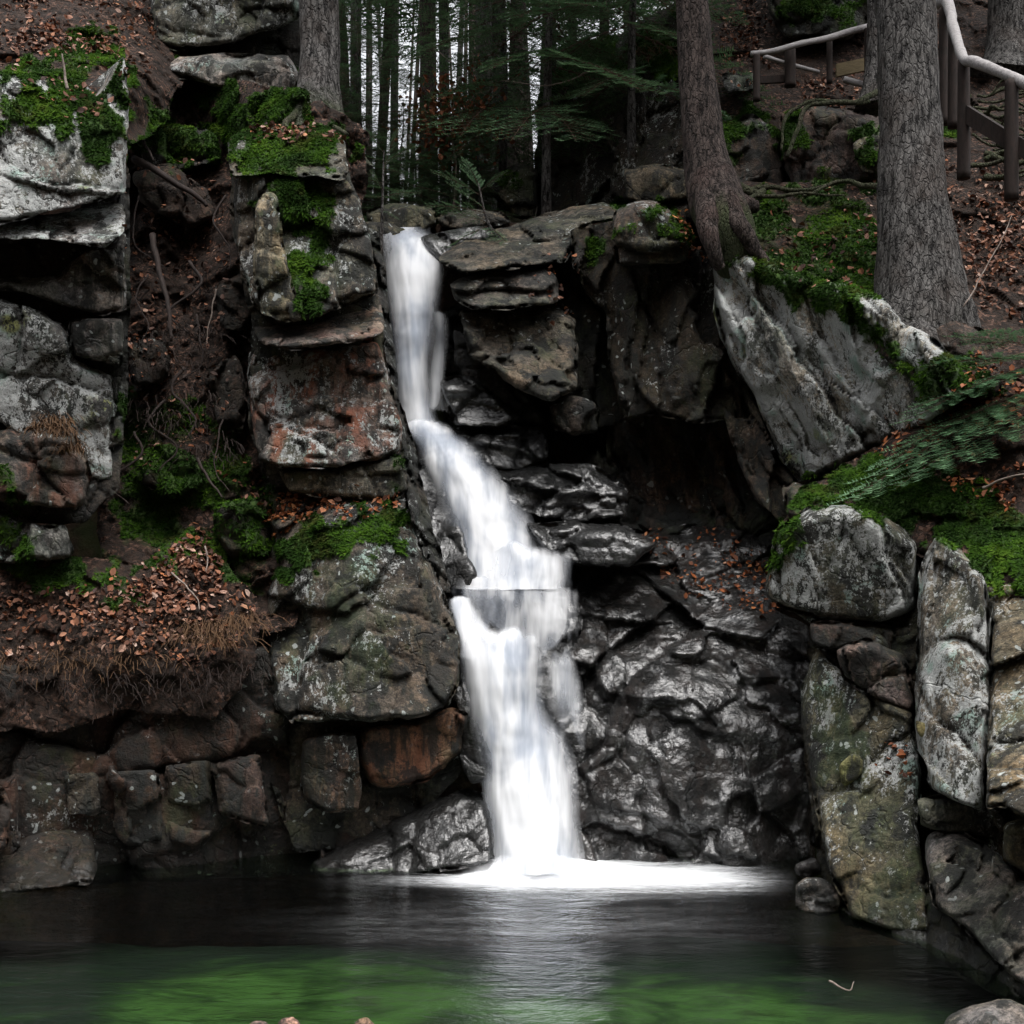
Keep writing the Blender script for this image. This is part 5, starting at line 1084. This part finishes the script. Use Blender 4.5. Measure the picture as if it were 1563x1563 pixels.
twig('fallen stick in the gully below the shaded boulder', [(205,240,10.9),(250,268,10.8),(300,300,10.8),(315,315,10.8)], .035, M_POST, s=7)
twig('upright grey twig in the middle of the gully', [(330,440,10.2),(322,480,10.15),(315,525,10.1)], .008, s=8)
twig('pale twig across the right bank near the picture edge', [(1500,745,8.3),(1530,732,8.2),(1580,722,8.1)], .010, s=9)
twig('forked pale branch lying in the shallow water at the right', [(1264,1498,6.35),(1282,1508,6.3),(1298,1512,6.28),(1304,1498,6.3)], .006, s=10)
twig('thin bare stem left of the thick spruce at the pool bank', [(1470,470,9.2),(1510,400,9.3),(1545,330,9.4)], .006, s=12)
twig('bare pale branch hanging in the dark forest', [(660,72,14.5),(690,95,14.4),(715,108,14.3)], .010, s=13)
twig('long bare branch reaching left from the black cliff', [(900,110,13.0),(860,125,13.0),(820,130,13.0),(770,122,13.1)], .010, s=14)
rz = np.random.default_rng(4)
for k, (x, y, Y, w) in enumerate(((212,300,10.9,'beside the big left block'),(226,420,10.5,'left of the middle of the gully'),(345,300,10.8,'against the upper pillar'),(300,480,10.5,'below the fallen stick'),(250,610,10.0,'beside the speckled face'),(340,640,9.8,'near the rust stained block'),(290,400,10.7,'in the middle of the gully'),(205,660,9.9,'at the foot of the left stack'),(280,560,10.2,'over the lower gully'))):
    twig('thin dark root trailing down the gully ' + w, [(x, y, Y), (x + rz.normal() * 12, y + 35, Y - .12), (x + rz.normal() * 18, y + 75, Y - .22), (x + rz.normal() * 26, y + 110, Y - .32)], .007 + .009 * rz.random(), M_POST, s=40 + k)
rg = np.random.default_rng(17)
def grass(label, spots, n, L, sp):
    T = []
    for k in range(n):
        x, y, Y = spots[rg.integers(len(spots))]; x += rg.normal() * sp; y += rg.normal() * sp * .4
        p = at(x, y, Y); d = np.array([rg.normal() * .35, -.5 + .2 * rg.normal(), .5 + .2 * rg.random()]); l = L * (.6 + .7 * rg.random()); w = np.array([.0022, 0, .001]); prev = p
        for j in range(4):
            q = prev + d * l / 4; d = d + np.array([0, 0, -.42]); T.append([prev - w, prev + w, q + w * .8, q - w * .8]); prev = q
    o = soup('dry_grass', np.array(T), M_POST if 'dark' in label.split()[0] else M_STRAW, None, None, at(*spots[0])); tag(o, label, 'grass', kind='stuff')
grass('dry brown grass hanging over the edge of the leaf bank beside the pillar', [(320,960,8.95),(350,965,9.0),(370,955,9.05),(300,975,8.9),(340,985,8.9)], 260, .36, 14)
grass('dry grass fringe hanging from the left leaf bank', [(20,1010,8.7),(90,1015,8.65),(160,1015,8.65),(230,1010,8.65)], 150, .24, 34)
grass('dark hanging roots and grass under the edge of the leaf bank', [(40,1060,8.8),(120,1065,8.8),(200,1050,8.85),(280,1040,8.9),(340,1040,8.95)], 200, .36, 34)
grass('dark tangle of rootlets and grass in the gully', [(220,640,9.8),(260,660,9.8),(300,620,9.9),(330,700,9.7),(250,560,10.1),(210,520,10.2),(300,520,10.3)], 260, .34, 26)
grass('rust brown dry growth on the boulder low in the left stack', [(70,660,8.85),(95,665,8.9),(110,690,9.0),(90,650,8.95)], 260, .26, 10)
grass('wispy dry grass along the top of the dark cliff at the top right', [(1010,85,13.3),(1030,95,13.1),(1000,95,13.3)], 120, .35, 14)
